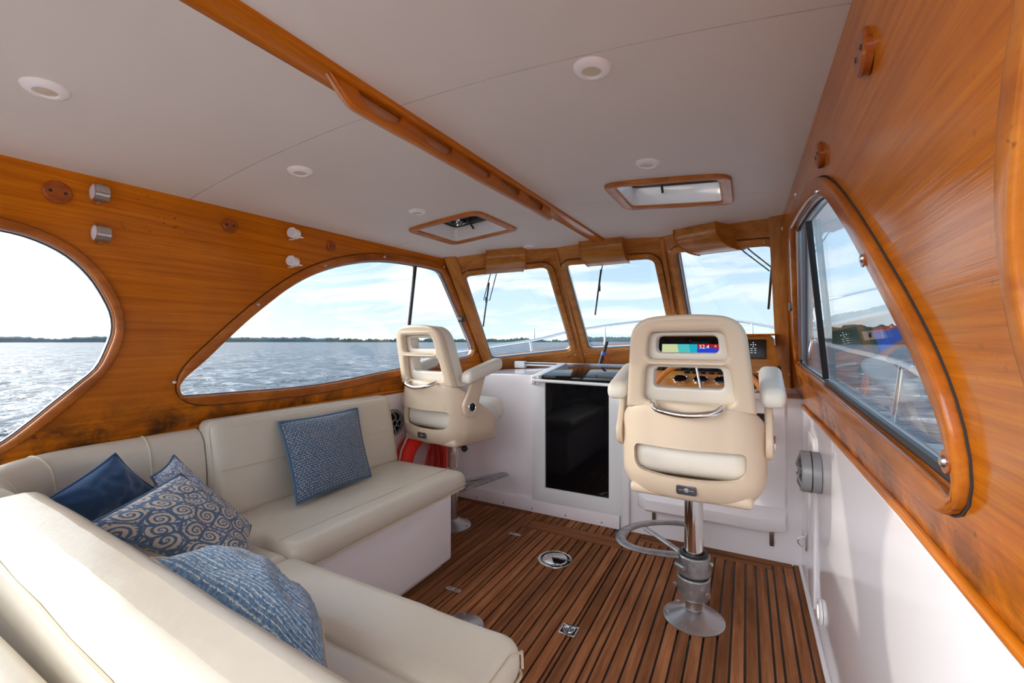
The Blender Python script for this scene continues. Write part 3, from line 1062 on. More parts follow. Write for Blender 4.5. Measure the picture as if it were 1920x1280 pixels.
# wipers outside the glass
def wiper(F, pts_arms, blade, lab):
    P = lambda u, v, c=-0.075: F.f(*F.px(u, v, c), c)
    c0 = P(*blade[1])
    t = thing('windscreen_wiper', c0, lab, 'wiper', 'windscreen wipers')
    for a in pts_arms:
        put('arm', tube([P(*q) for q in a], 0.004, n=6), 'black', t)
    put('blade', tube([P(*blade[0], -0.06), P(*blade[1], -0.06)], 0.0065, n=6, flat=0.6), 'black', t)
    put('blade_clip', rbox(P(*blade[2], -0.065), (0.014, 0.02, 0.05), 0.003, 1), 'black', t)


wiper(F1, [[(921, 508), (907, 562), (916, 562)], [(932, 508), (918, 563)]], [(917, 530), (906, 612), (912, 562)], 'black double-armed wiper outside the port windscreen pane')
wiper(F2, [[(1131, 488), (1126, 520), (1123, 545)]], [(1127, 505), (1116, 590), (1124, 540)], 'single thin wiper hanging in the centre windscreen pane')
wiper(F3, [[(1384, 462), (1398, 474), (1443, 508)], [(1396, 460), (1412, 474), (1449, 503)]], [(1448, 492), (1441, 579), (1447, 520)], 'black double-armed wiper reaching across the starboard windscreen pane')

# ------------------------------------------------------------------ ceiling
ceil = thing('ceiling', (MID, 1.2, 1.95), 'cream vinyl headliner in panels', 'ceiling', kind='structure')


def front_y(x):
    pts = [(-2.2, 2.50), (T1.x, T1.y), (T2.x, T2.y), (T3.x, T3.y), (T4.x, T4.y), (0.4, 2.42)]
    for (xa, ya), (xb, yb) in zip(pts, pts[1:]):
        if xa <= x <= xb: return ya + (yb - ya) * (x - xa) / (xb - xa) + 0.012
    return 2.5


def ceil_panel(xs, ys, hole=None, warp_front=False):
    bm = bmesh.new()
    V = {}
    for i, x in enumerate(xs):
        for j, y in enumerate(ys):
            yy = y
            if warp_front:
                t_ = (y - ys[0]) / (ys[-1] - ys[0]); t_ = max(0.0, (y - 2.36) / (ys[-1] - 2.36))
                if y > 2.36: yy = 2.36 + t_ * (front_y(x) - 2.36)
            V[i, j] = bm.verts.new((x, yy, ceilz(x, yy)))
    for i in range(len(xs) - 1):
        for j in range(len(ys) - 1):
            cx, cy = (xs[i] + xs[i + 1]) / 2, (ys[j] + ys[j + 1]) / 2
            if hole and hole[0] < cx < hole[1] and hole[2] < cy < hole[3]: continue
            bm.faces.new((V[i, j], V[i, j + 1], V[i + 1, j + 1], V[i + 1, j]))
    bmesh.ops.delete(bm, geom=[v for v in bm.verts if not v.link_faces], context='VERTS')
    r = bmesh.ops.extrude_face_region(bm, geom=bm.faces[:])
    for v in r['geom']:
        if isinstance(v, bmesh.types.BMVert): v.co.z += 0.02
    bmesh.ops.recalc_face_normals(bm, faces=bm.faces)
    return new_mesh(bm, smooth=30)


def lin(a, b, n): return [a + (b - a) * i / n for i in range(n + 1)]


HL = (-1.655, -1.255, 1.915, 2.30)      # port hatch opening x0 x1 y0 y1
HR = (-0.500, -0.095, 1.845, 2.185)
g = 0.0018
BX0, BX1 = -0.935, -0.855
S1, S2 = 0.925, 2.075
xl = sorted(set(lin(-2.04, BX0 + 0.02, 12) + [HL[0], HL[1]]))
xr = sorted(set(lin(BX1 - 0.02, 0.22, 12) + [HR[0], HR[1]]))
for xs, hole in ((xl, HL), (xr, HR)):
    put('ceiling_panel', ceil_panel(xs, lin(-0.15, S1 - g, 8)), 'vinyl_ceiling', ceil)
    ys = sorted(set(lin(S1 + g, S2 - g, 8) + [hole[2]]))
    put('ceiling_panel', ceil_panel(xs, ys, hole), 'vinyl_ceiling', ceil)
    ys = sorted(set([S2 + g, hole[3], 2.36, 2.45, 2.55, 2.65, 2.75]))
    put('ceiling_panel', ceil_panel(xs, ys, hole, True), 'vinyl_ceiling', ceil)

# roof above (seen from outside and through the hatches)
def roof_mesh():
    bm = bmesh.new()
    xs = sorted(set(lin(-2.10, 0.30, 12) + [HL[0], HL[1], HR[0], HR[1]]))
    ys = sorted(set(lin(-0.18, 2.40, 8) + [HL[2], HL[3], HR[2], HR[3], 2.5, 2.7]))
    V = {}
    for i, x in enumerate(xs):
        for j, y in enumerate(ys):
            yy = y
            if y > 2.40: yy = 2.40 + (y - 2.40) / 0.3 * (front_y(min(0.3, max(-2.1, x))) + 0.02 - 2.40)
            V[i, j] = bm.verts.new((x, yy, ceilz(x, yy) + 0.03))
    for i in range(len(xs) - 1):
        for j in range(len(ys) - 1):
            cx, cy = (xs[i] + xs[i + 1]) / 2, (ys[j] + ys[j + 1]) / 2
            if any(h[0] < cx < h[1] and h[2] < cy < h[3] for h in (HL, HR)): continue
            bm.faces.new((V[i, j], V[i, j + 1], V[i + 1, j + 1], V[i + 1, j]))
    r = bmesh.ops.extrude_face_region(bm, geom=bm.faces[:])
    for v in r['geom']:
        if isinstance(v, bmesh.types.BMVert): v.co.z += 0.05
    bmesh.ops.recalc_face_normals(bm, faces=bm.faces)
    return new_mesh(bm, smooth=30)


put('roof_deck', roof_mesh(), 'gelcoat_matt', ceil)

# beam along the centreline
def beam_path(x, ys, off): return [Vector((x, y, ceilz(x, y) - off)) for y in ys]


ysb = lin(-0.14, 2.95, 18)
sec = [(-0.042, 0.012), (-0.042, -0.010), (-0.036, -0.016), (0.036, -0.016), (0.042, -0.010), (0.042, 0.012)]
put('trim_1', sweep(sec, beam_path((BX0 + BX1) / 2, ysb, 0.0)), 'varnish_plain', kind='structure')

# grab rail under the beam with five finger slots
gr = thing('grab_rail', (-0.90, 1.33, 1.86), 'varnished overhead grab rail with five hand slots, screwed under the centre beam', 'grab rail')
y0, y1 = 0.70, 2.01
H0 = 0.062
out = round_poly([(y0, 0), (y1, 0), (y1 + 0.01, -H0), (y0 + 0.06, -H0)], [0.002, 0.002, 0.006, 0.03], 4)
holes = []
for k in range(5):
    a = 0.79 + k * 0.2455
    wd = 0.155
    hp = [(a, -0.004), (a + wd, -0.004)] + [(a + wd / 2 + wd / 2 * math.cos(q * PI / 12), -0.008 - 0.038 * math.sin(q * PI / 12)) for q in range(0, 13)]
    holes.append(hp)
def rail_f(a, b, c): return Vector((-0.868 - c - 0.12 * b, a, ceilz(-0.868, a) - 0.012 + b))
put('rail_board', flat2d([out] + holes, 0.012, 0.004, 2, rail_f), 'varnish_plain', gr)
put('backing_board', flat2d([out], 0.012, 0.003, 2, lambda a, b, c: rail_f(a, b, c + 0.0125)), 'rail_backing', gr)

# hatches
def hatch(h, lab, lid_open, lidm):
    cx, cy = (h[0] + h[1]) / 2, (h[2] + h[3]) / 2
    t = thing('roof_hatch', (cx, cy, ceilz(cx, cy)), lab, 'hatch')
    cf = lambda a, b, c: Vector((a, b, ceilz(a, b) - 0.012 + c))
    inn = round_poly([(h[0], h[2]), (h[1], h[2]), (h[1], h[3]), (h[0], h[3])], 0.03)
    outr = round_poly([(h[0] - 0.045, h[2] - 0.045), (h[1] + 0.045, h[2] - 0.045), (h[1] + 0.045, h[3] + 0.045), (h[0] - 0.045, h[3] + 0.045)], 0.07)
    put('trim_ring', flat2d([outr, inn], 0.016, 0.005, 2, cf), 'hatch_wood', t)
    i2 = round_poly([(h[0] + 0.004, h[2] + 0.004), (h[1] - 0.004, h[2] + 0.004), (h[1] - 0.004, h[3] - 0.004), (h[0] + 0.004, h[3] - 0.004)], 0.03)
    put('well', flat2d([offset2(i2, 0.012), i2], 0.085, 0.0, 1, lambda a, b, c: cf(a, b, c + 0.01)), 'gelcoat_matt', t)
    put('rubber_seal', flat2d([offset2(i2, 0.010), offset2(i2, -0.012)], 0.008, 0.002, 1, lambda a, b, c: cf(a, b, c + 0.096)), 'black_rubber', t)
    # lid, hinged along its aft edge
    ang_ = lid_open
    hy = h[2] - 0.01; hz = ceilz(cx, h[2]) + 0.105
    def lidf(a, b, c):
        yy, zz = b - hy, c + ceilz(a, h[2]) - ceilz(cx, h[2])
        return Vector((a, hy + yy * math.cos(ang_) - zz * math.sin(ang_), hz + yy * math.sin(ang_) + zz * math.cos(ang_)))
    lo = round_poly([(h[0] - 0.02, hy), (h[1] + 0.02, hy), (h[1] + 0.02, h[3] + 0.03), (h[0] - 0.02, h[3] + 0.03)], 0.03)
    put('lid_frame', flat2d([lo, offset2(lo, -0.035)], 0.018, 0.004, 1, lidf), 'alu', t)
    put('lid_pane', flat2d([offset2(lo, -0.03)], 0.006, 0.0, 1, lambda a, b, c: lidf(a, b, c + 0.006)), lidm, t)
    ax = h[0] + 0.36 * (h[1] - h[0])
    put('stay', tube([cf(ax, h[3] - 0.012, 0.06), lidf(ax, h[3] - 0.08, -0.01)], 0.006, n=8), 'black', t)
    put('handle', rbox(lidf(ax + 0.03, h[3] - 0.05, -0.015), (0.20, 0.03, 0.03), 0.006, 2), 'black', t)
    put('hinge_bar', rbox(lidf(h[0] + 0.03, (h[2] + h[3]) / 2, -0.008), (0.022, (h[3] - h[2]) * 0.8, 0.02), 0.004, 1), 'black', t)
    put('latch_knob', lathe([(0.018, 0), (0.02, 0.008), (0.014, 0.022), (0, 0.024)], lidf(ax - 0.06, h[3] - 0.07, -0.012), 14, '-Z'), 'grey_plastic', t)


hatch(HL, 'closed roof hatch with wooden trim ring, left of the centre beam', 0.02, 'glass_dark')
hatch(HR, 'roof hatch with wooden trim ring propped open, right of the centre beam', 0.16, 'glass_tint')

# ceiling lights
for (x, y, where) in ((-1.515, 0.395, 'nearest the camera at the far left'), (-0.316, 0.977, 'large in the middle of the near starboard panel'), (-1.472, 1.056, 'above the port settee cushion'),
                      (-0.317, 1.624, 'just aft of the open starboard hatch'), (-1.457, 1.695, 'just aft of the port hatch'), (-1.373, 2.792, 'small one close to the windscreen')):
    z = ceilz(x, y)
    t = thing('ceiling_light', (x, y, z), 'round white recessed ceiling light, ' + where, 'ceiling light', 'round ceiling lights')
    sl = (ceilz(x + 0.05, y) - ceilz(x - 0.05, y)) / 0.1
    put('rim', lathe([(0.0445, -0.001), (0.0445, 0.002), (0.041, 0.008), (0.030, 0.013), (0.024, 0.0125), (0.0225, 0.008), (0.0, 0.008)], (x, y, z), 36, Vector((sl, 0, -1))), 'white_plastic', t)
    put('lens', lathe([(0.022, 0.008), (0.018, 0.0095), (0, 0.0105)], (x, y, z), 24, Vector((sl, 0, -1))), 'lens', t)

# ------------------------------------------------------------------ bulkhead, dash and door
YB = 2.88
bf = thing('trim_2', (MID, YB, 0), 'white bulkhead and dash moulding across the front of the cabin', 'bulkhead', kind='structure')
def bul(a, b, c): return Vector((a, YB + c, b))
topb = [(-2.12, 0.955), (-1.95, 0.995), (-1.6, 1.005), (-1.36, 1.002)]
put('port_bulkhead', flat2d([[(-2.12, -0.01), (-1.38, -0.01)] + topb[::-1]], 0.03, 0.010, 3, bul), 'gelcoat', bf)
put('starboard_bulkhead', flat2d([[(-0.74, -0.01), (0.29, -0.01), (0.29, 0.93), (-0.74, 0.97)]], 0.03, 0.008, 3, bul), 'gelcoat', bf)
put('kick_strip', rbox((-1.42, YB - 0.008, 0.052), (1.36, 0.02, 0.092), 0.004, 2), 'gelcoat', bf)
for x in (-1.86, -1.62, -1.38, -1.12, -0.86):
    put('strip_screw', lathe([(0.005, 0), (0.004, 0.002), (0, 0.002)], (x, YB - 0.018, 0.03), 10, '-Y'), 'black', bf)
# dash deck up to the windscreen
bm = bmesh.new()
dv = [(-2.12, YB + 0.004, 0.985), (-1.38, YB + 0.004, 1.0), (-1.38, 3.3, 1.03), (-0.72, 3.3, 1.03), (-0.72, YB + 0.004, 0.965), (0.30, YB + 0.004, 0.925), (0.30, 3.62, 0.95), (-0.47, 3.98, 1.035), (-1.34, 3.98, 1.035), (-2.15, 3.55, 0.985)]
vs = [bm.verts.new(p) for p in dv]
fa = bm.faces.new(vs)
r = bmesh.ops.extrude_face_region(bm, geom=[fa])
for v in r['geom']:
    if isinstance(v, bmesh.types.BMVert): v.co.z -= 0.03
bmesh.ops.triangulate(bm, faces=bm.faces[:])
bmesh.ops.recalc_face_normals(bm, faces=bm.faces)
put('dash_top', new_mesh(bm, smooth=20), 'gelcoat', bf)

# smoked companionway door
dr = thing('door_1', (-1.05, YB, 0.1), 'white framed companionway door with black smoked glass', 'door', kind='structure')
dpo = [(-1.372, 0.10), (-0.715, 0.10), (-0.715, 0.985), (-1.372, 0.985)]
dpi = [(-1.27, 0.185), (-0.80, 0.185), (-0.80, 0.99), (-1.27, 0.99)]
put('door_frame', flat2d([dpo, [(-1.275, 0.20), (-0.81, 0.20), (-0.81, 0.975), (-1.275, 0.975)]], 0.035, 0.003, 1, lambda a, b, c: bul(a, b, c - 0.022)), 'white_paint', dr)
put('pane', flat2d([[(-1.28, 0.195), (-0.80, 0.195), (-0.80, 0.98), (-1.28, 0.98)]], 0.008, 0.0, 1, lambda a, b, c: bul(a, b, c - 0.008)), 'black_gloss', dr)
put('jamb', rbox((-0.693, YB - 0.02, 0.49), (0.044, 0.05, 0.97), 0.004, 2), 'white_paint', dr)
put('hinge_line', rbox((-0.717, YB - 0.024, 0.52), (0.004, 0.006, 0.8), 0.001, 1), 'steel', dr)
# sliding hatch over the door
sh = thing('sliding_hatch', (-1.05, 3.05, 1.0), 'flat smoked sliding hatch over the black door, white rail along its front edge', 'hatch')
def slope(a, b, c): return Vector((a, b, c + 0.125 * (b - YB)))
put('smoked_panel', rbox((-1.02, 3.11, 1.002), (0.56, 0.46, 0.016), 0.004, 2, f=slope), 'black_gloss', sh)
put('front_lip', rbox((-1.02, YB - 0.022, 0.985), (0.56, 0.02, 0.05), 0.005, 2), 'black_gloss', sh)
put('side_frame', rbox((-1.33, 3.11, 1.000), (0.07, 0.5, 0.03), 0.006, 2, f=slope), 'white_paint', sh)
put('side_frame', rbox((-0.71, 3.11, 0.990), (0.07, 0.5, 0.03), 0.006, 2, f=slope), 'white_paint', sh)
put('back_frame', rbox((-1.02, 3.35, 1.002), (0.66, 0.02, 0.018), 0.004, 2, f=slope), 'alu', sh)
put('corner_block', rbox((-1.345, YB - 0.022, 0.972), (0.07, 0.045, 0.072), 0.008, 2), 'white_paint', sh)
put('rail_bar', tube([(-1.352, YB - 0.06, 0.972), (-0.70, YB - 0.06, 0.962)], 0.0115, n=14), 'white_paint', sh)
for x in (-1.352, -0.70):
    put('rail_bracket', rbox((x, YB - 0.048, 0.970), (0.028, 0.03, 0.06), 0.006, 2), 'white_paint', sh)
for z in (0.993, 0.948):
    put('bracket_screw', lathe([(0.004, 0), (0.003, 0.002), (0, 0.002)], (-1.352, YB - 0.064, z), 10, '-Y'), 'black', sh)
# slide track on the dash
st = thing('slide_track', (-1.2, 3.48, 1.01), 'white and aluminium slide track lying across the dash', 'track')
put('end_block', rbox((-1.78, 3.46, 1.045), (0.10, 0.06, 0.06), 0.008, 2), 'white_paint', st)
put('channel', rbox((-1.15, 3.47, 1.050), (1.20, 0.035, 0.034), 0.003, 1), 'alu', st)
put('channel_groove', rbox((-1.15, 3.449, 1.056), (1.18, 0.006, 0.010), 0.001, 1), 'black', st)

# handheld radio on the dash
hr = thing('handheld_radio', (-1.09, 3.60, 1.01), 'black and blue handheld radio leaning on the dash in front of the centre pane', 'radio')
dl = Vector((0.28, 0.1, 1)).normalized()
p0 = Vector((-1.10, 3.58, 1.02))
put('body', tube([p0 + dl * s for s in (0, 0.06, 0.12)], 0.026, n=10, flat=0.7), 'black', hr)
put('blue_collar', tube([p0 + dl * s for s in (0.118, 0.15)], 0.021, n=10), 'blue_plastic', hr)
put('antenna', tube([p0 + dl * s for s in (0.15, 0.24)], 0.015, n=8), 'black', hr)
put('lanyard', tube(crom([p0 + Vector((0.04, -0.01, 0.13)), p0 + Vector((0.07, -0.02, 0.06)), p0 + Vector((0.06, -0.03, 0.0)), p0 + Vector((0.09, -0.02, 0.03)), p0 + Vector((0.085, 0, 0.1))], False, 5), 0.004, n=6), 'rope_red', hr)

# ------------------------------------------------------------------ helm
# moulded step box on the bulkhead below the helm
sb = thing('helm_step', (-0.2, 2.80, 0.2), 'white moulded fold-down step panel below the helm, held by two bronze catches', 'step')
def stepmesh():
    bm = bmesh.new()
    prof = [(0.0, 0.95), (0.035, 0.945), (0.040, 0.90), (0.045, 0.36), (0.06, 0.325), (0.125, 0.285), (0.135, 0.275), (0.130, 0.215), (0.115, 0.200), (0.0, 0.195)]
    rows = []
    for x, sx in ((-0.62, 0.0), (-0.605, 1.0), (-0.55, 1.0), (0.06, 1.0), (0.155, 1.0), (0.185, 1.0), (0.20, 0.0)):
        row = []
        for d, z in prof:
            dd = d * (sx if sx else 0.2)
            if x in (-0.605, 0.185) and d > 0.05: dd = d * 0.55
            if x == 0.155 and d > 0.05: dd = d * 0.7
            row.append(bm.verts.new((x, YB + 0.002 - dd, z)))
        rows.append(row)
    for A, B in zip(rows, rows[1:]):
        for k in range(len(prof) - 1):
            bm.faces.new((A[k], A[k + 1], B[k + 1], B[k]))
    bm.faces.new(rows[0]); bm.faces.new(rows[-1])
    bmesh.ops.recalc_face_normals(bm, faces=bm.faces)
    return new_mesh(bm, smooth=35)
put('step_panel', stepmesh(), 'gelcoat', sb)
for x in (-0.52, 0.125):
    c_ = put('catch_strap', rbox((x, YB - 0.012, 0.145), (0.022, 0.010, 0.11), 0.004, 2), 'bronze', sb)
    put('catch_pin', tube([(x - 0.014, YB - 0.02, 0.205), (x + 0.014, YB - 0.02, 0.205)], 0.008, n=8), 'steel', sb)

# instrument pod
pod = thing('helm_console', (-0.18, 3.02, 0.95), 'varnished wooden instrument console behind the helm chair with plotter and switches', 'console')
def podf(a, b, c): return Vector((a, 2.955 + 0.20 * (b - 1.0) + c, b))
pout = round_poly([(-0.56, 0.97), (0.195, 0.955), (0.178, 1.05), (0.137, 1.285), (-0.54, 1.285)], [0.01, 0.01, 0.02, 0.02, 0.02])
put('console_face', flat2d([pout], 0.16, 0.006, 2, podf), 'cover_veneer', pod)
put('console_brow', rbox((-0.20, 3.07, 1.291), (0.70, 0.19, 0.010), 0.004, 2), 'varnish_plain', pod)
pl = put('chart_plotter', rbox((-0.30, 0, 0), (0.46, 0.03, 0.215), 0.006, 2, f=lambda a, b, c: podf(a, 1.172 + c, b - 0.006)), 'black_gloss', pod)
def scr(a, b, c): return podf(a, b, -0.0215 - c)
put('chart_area', flat2d([[(-0.488, 1.108), (-0.37, 1.108), (-0.395, 1.233), (-0.488, 1.233)]], 0.001, 0, 1, scr), 'chart_land', pl)
put('chart_area', flat2d([[(-0.37, 1.108), (-0.30, 1.108), (-0.325, 1.233), (-0.395, 1.233)]], 0.001, 0, 1, scr), 'chart_shallow', pl)
put('chart_area', flat2d([[(-0.30, 1.108), (-0.275, 1.108), (-0.275, 1.233), (-0.325, 1.233)]], 0.001, 0, 1, scr), 'chart_mid', pl)
put('sonar_area', flat2d([[(-0.275, 1.108), (-0.09, 1.108), (-0.09, 1.213), (-0.16, 1.203), (-0.20, 1.213), (-0.275, 1.208)]], 0.001, 0, 1, scr), 'sonar_blue', pl)
put('sonar_area', flat2d([[(-0.275, 1.208), (-0.20, 1.213), (-0.16, 1.203), (-0.09, 1.213), (-0.09, 1.233), (-0.275, 1.233)]], 0.001, 0, 1, scr), 'sonar_red', pl)
put('depth_readout', text_mesh('52.4', 0.034, lambda a, b, c: scr(-0.235 + a, 1.216 + b, 0.002 + c)), 'lcd_white', pl)
put('depth_unit', text_mesh('ft', 0.018, lambda a, b, c: scr(-0.17 + a, 1.220 + b, 0.002 + c)), 'lcd_white', pl)
ap = put('autopilot_head', rbox((0.035, 0, 0), (0.135, 0.022, 0.115), 0.006, 2, f=lambda a, b, c: podf(a, 1.205 + c, b - 0.006)), 'black', pod)
for dx, dz in ((0, 0.038), (-0.012, 0.026), (0.0, 0.026), (0.012, 0.026), (0, 0.014)):
    put('key', rbox((0, 0, 0), (0.0055, 0.003, 0.0045), 0.0005, 1, f=lambda a, b, c, dx=dx, dz=dz: podf(0.035 + dx + a, 1.205 + dz + c, b - 0.018)), 'lcd_white', ap)
for dx in (-0.009, 0.010):
    for dz in (0.003, -0.009, -0.022):
        put('key', rbox((0, 0, 0), (0.012, 0.003, 0.004), 0.0005, 1, f=lambda a, b, c, dx=dx, dz=dz: podf(0.035 + dx + a, 1.205 + dz + c, b - 0.018)), 'lcd_dim', ap)
# sloping switch and gauge panel
def slf(a, b, c): return Vector((a, 2.79 + b * 0.86 - c * 0.4, 0.955 + b * 0.48 + c * 0.9))
put('switch_panel', flat2d([round_poly([(-0.53, 0.0), (0.185, 0.0), (0.185, 0.19), (-0.53, 0.19)], 0.01)], 0.02, 0.004, 1, slf), 'cover_veneer', pod)
for k in range(7):
    put('rocker_switch', rbox((0, 0, 0), (0.030, 0.016, 0.022), 0.003, 2, f=lambda a, b, c, k=k: slf(-0.33 + 0.047 * k + a, 0.165 + b, 0.028 + c)), 'black', pod)
for k, x in enumerate((-0.36, -0.245, -0.13, -0.015)):
    gg = put('gauge', lathe([(0.044, 0), (0.044, 0.012), (0.040, 0.016), (0.036, 0.012), (0, 0.012)], n=28, f=lambda a, b, c, x=x: slf(x + a, 0.085 + b, 0.018 + c)), 'chrome', pod)
    put('gauge_face', lathe([(0.036, 0.0125), (0.036, 0.0135), (0, 0.0135)], n=24, f=lambda a, b, c, x=x: slf(x + a, 0.085 + b, 0.018 + c)), 'black_gloss', gg)
# two black engine panels on the white console side
put('engine_panel', rbox((0.05, YB - 0.03, 0.80), (0.16, 0.03, 0.085), 0.004, 1), 'black', pod)
put('lower_housing', rbox((-0.175, 2.87, 0.945), (0.73, 0.17, 0.05), 0.015, 3), 'gelcoat', pod)
put('corner_moulding', rbox((0.165, 2.84, 0.945), (0.04, 0.06, 0.022), 0.004, 1), 'varnish_plain', pod)

# engine controls
ec = thing('engine_control', (0.10, 2.86, 1.0), 'chrome T-handled engine throttle with black hubs at the right end of the console', 'throttle')
put('hub', lathe([(0.030, 0), (0.034, 0.02), (0.028, 0.05), (0.012, 0.065), (0, 0.066)], (0.03, 2.80, 1.00), 20), 'black', ec)
put('hub_ring', lathe([(0.035, 0.0), (0.036, 0.006), (0.031, 0.01), (0.03, 0)], (0.03, 2.80, 1.022), 20), 'chrome', ec)
put('handle', tube([(-0.07, 2.80, 1.075), (0.01, 2.80, 1.078)], 0.008, n=10), 'chrome', ec)
put('handle', tube([(0.05, 2.80, 1.078), (0.14, 2.80, 1.082)], 0.009, n=10), 'chrome', ec)
put('hub', lathe([(0.0, 0), (0.040, 0.0), (0.042, 0.012), (0.036, 0.02), (0, 0.024)], (0.165, 2.80, 1.075), 24, '-X'), 'black', ec)
put('lever', tube([(0.16, 2.80, 1.06), (0.15, 2.79, 0.96)], 0.010, n=8), 'black', ec)

# wheel
wc = Vector((-0.20, 2.60, 0.86))
wa = Vector((0, -0.96, 0.28)).normalized()
wu = Vector((0, 0.28, 0.96)).normalized(); wx = Vector((1, 0, 0))
sw = thing('steering_wheel', wc, 'wooden-rimmed steering wheel with stainless spokes, seen through and beside the helm chair', 'steering wheel')
put('rim', tube([wc + wx * (0.305 * math.cos(k * PI / 24)) + wu * (0.305 * math.sin(k * PI / 24)) for k in range(48)], 0.0155, True, 12), 'wheel_wood', sw)
for k in range(5):
    a = k * 2 * PI / 5 + PI / 2 + 0.2
    put('spoke', tube([wc - wa * 0.03, wc - wa * 0.01 + (wx * math.cos(a) + wu * math.sin(a)) * 0.14, wc + (wx * math.cos(a) + wu * math.sin(a)) * 0.297], 0.007, n=8), 'steel', sw)
put('hub', lathe([(0.045, -0.03), (0.045, 0.0), (0.03, 0.015), (0, 0.02)], wc - wa * 0.02, 24, wa), 'chrome', sw)
put('shaft', tube([wc - wa * 0.03, wc - wa * 0.24], 0.025, n=14), 'steel', sw)

# ------------------------------------------------------------------ helm chairs
def back_outline(hw0, hw1, z0, z1, r):
    return round_poly([(-hw0, z0), (hw0, z0), (hw1, z1), (0, z1 + 0.018), (-hw1, z1)], [0.012, 0.012, r, 0.3, r], 8)


def tub():
    w_, yb, yf, rc = 0.268, -0.245, 0.12, 0.13
    path = []
    for i in range(9): path.append((w_, yf - (yf - yb - rc) * i / 8, i / 8 * 0.5))
    for i in range(1, 8):
        a = i * PI / 16
        path.append((w_ - rc + rc * math.cos(a), yb + rc - rc * math.sin(a), 0.5))
    nb = 12
    for i in range(nb + 1): path.append((w_ - rc - 2 * (w_ - rc) * i / nb, yb - 0.02 * math.sin(i * PI / nb), 1))
    left = [(-x, y, s) for x, y, s in path[:16]][::-1]
    path += left
    zj = [0.0, 0.10, 0.22, 0.30, 0.52, 0.60, 0.70, 0.85, 1.0]
    bm = bmesh.new(); V = {}
    for i, (x, y, s) in enumerate(path):
        if y > -0.10: tp = 0.745 + (0.90 - 0.745) * min(1, max(0, (0.12 - y) / 0.22)) ** 0.8
        else: tp = 0.90 + 0.09 * min(1, (-0.10 - y) / 0.12)
        if abs(x) < 0.2 and y < -0.2: tp = 0.99 + 0.012 * math.cos(x / 0.2 * PI / 2)
        bt = 0.60 + 0.035 * max(0.0, (y + 0.12) / 0.24) ** 2
        for j, k in enumerate(zj):
            z = bt + (tp - bt) * k
            tz = (z - 0.60) / 0.10
            sc_ = 1 - 0.20 * max(0, 1 - tz) ** 2
            sx = sc_ * (1.0 + 0.0 * k)
            if z > 0.9: sx *= 1 - 0.25 * (z - 0.9)
            V[i, j] = bm.verts.new((x * sx, y * sc_, z))
    for i in range(len(path) - 1):
        for j in range(len(zj) - 1):
            xm = (path[i][0] + path[i + 1][0]) / 2; ym = (path[i][1] + path[i + 1][1]) / 2
            bm.faces.new((V[i, j], V[i, j + 1], V[i + 1, j + 1], V[i + 1, j]))
    bmesh.ops.delete(bm, geom=[v for v in bm.verts if not v.link_faces], context='VERTS')
    bmesh.ops.recalc_face_normals(bm, faces=bm.faces)
    me = bpy.data.meshes.new('tub'); bm.to_mesh(me); bm.free()
    body = apply_mods(me, [('SOLIDIFY', dict(thickness=0.03, offset=0.0)), ('SUBSURF', dict(levels=2, render_levels=2))])
    # slot in the back that shows the seat cushion
    body = fix_normals(body)
    so = round_poly([(-0.208, 0.715), (-0.10, 0.698), (0.10, 0.698), (0.208, 0.715), (0.212, 0.818), (-0.212, 0.818)], [0.06, 0.05, 0.05, 0.06, 0.03, 0.03], 6)
    cm_ = flat2d([so], 0.30, 0.0, 1, lambda a, b, c: Vector((a, -0.40 + c, b)))
    co_ = bpy.data.objects.new('cut', cm_); COL.objects.link(co_)
    out_ = apply_mods(body, [('BOOLEAN', dict(operation='DIFFERENCE', object=co_, solver='FAST')), ('BEVEL', dict(width=0.007, segments=2, limit_method='ANGLE', angle_limit=0.9))])
    bpy.data.objects.remove(co_)
    out_.set_sharp_from_angle(angle=math.radians(50))
    return out_


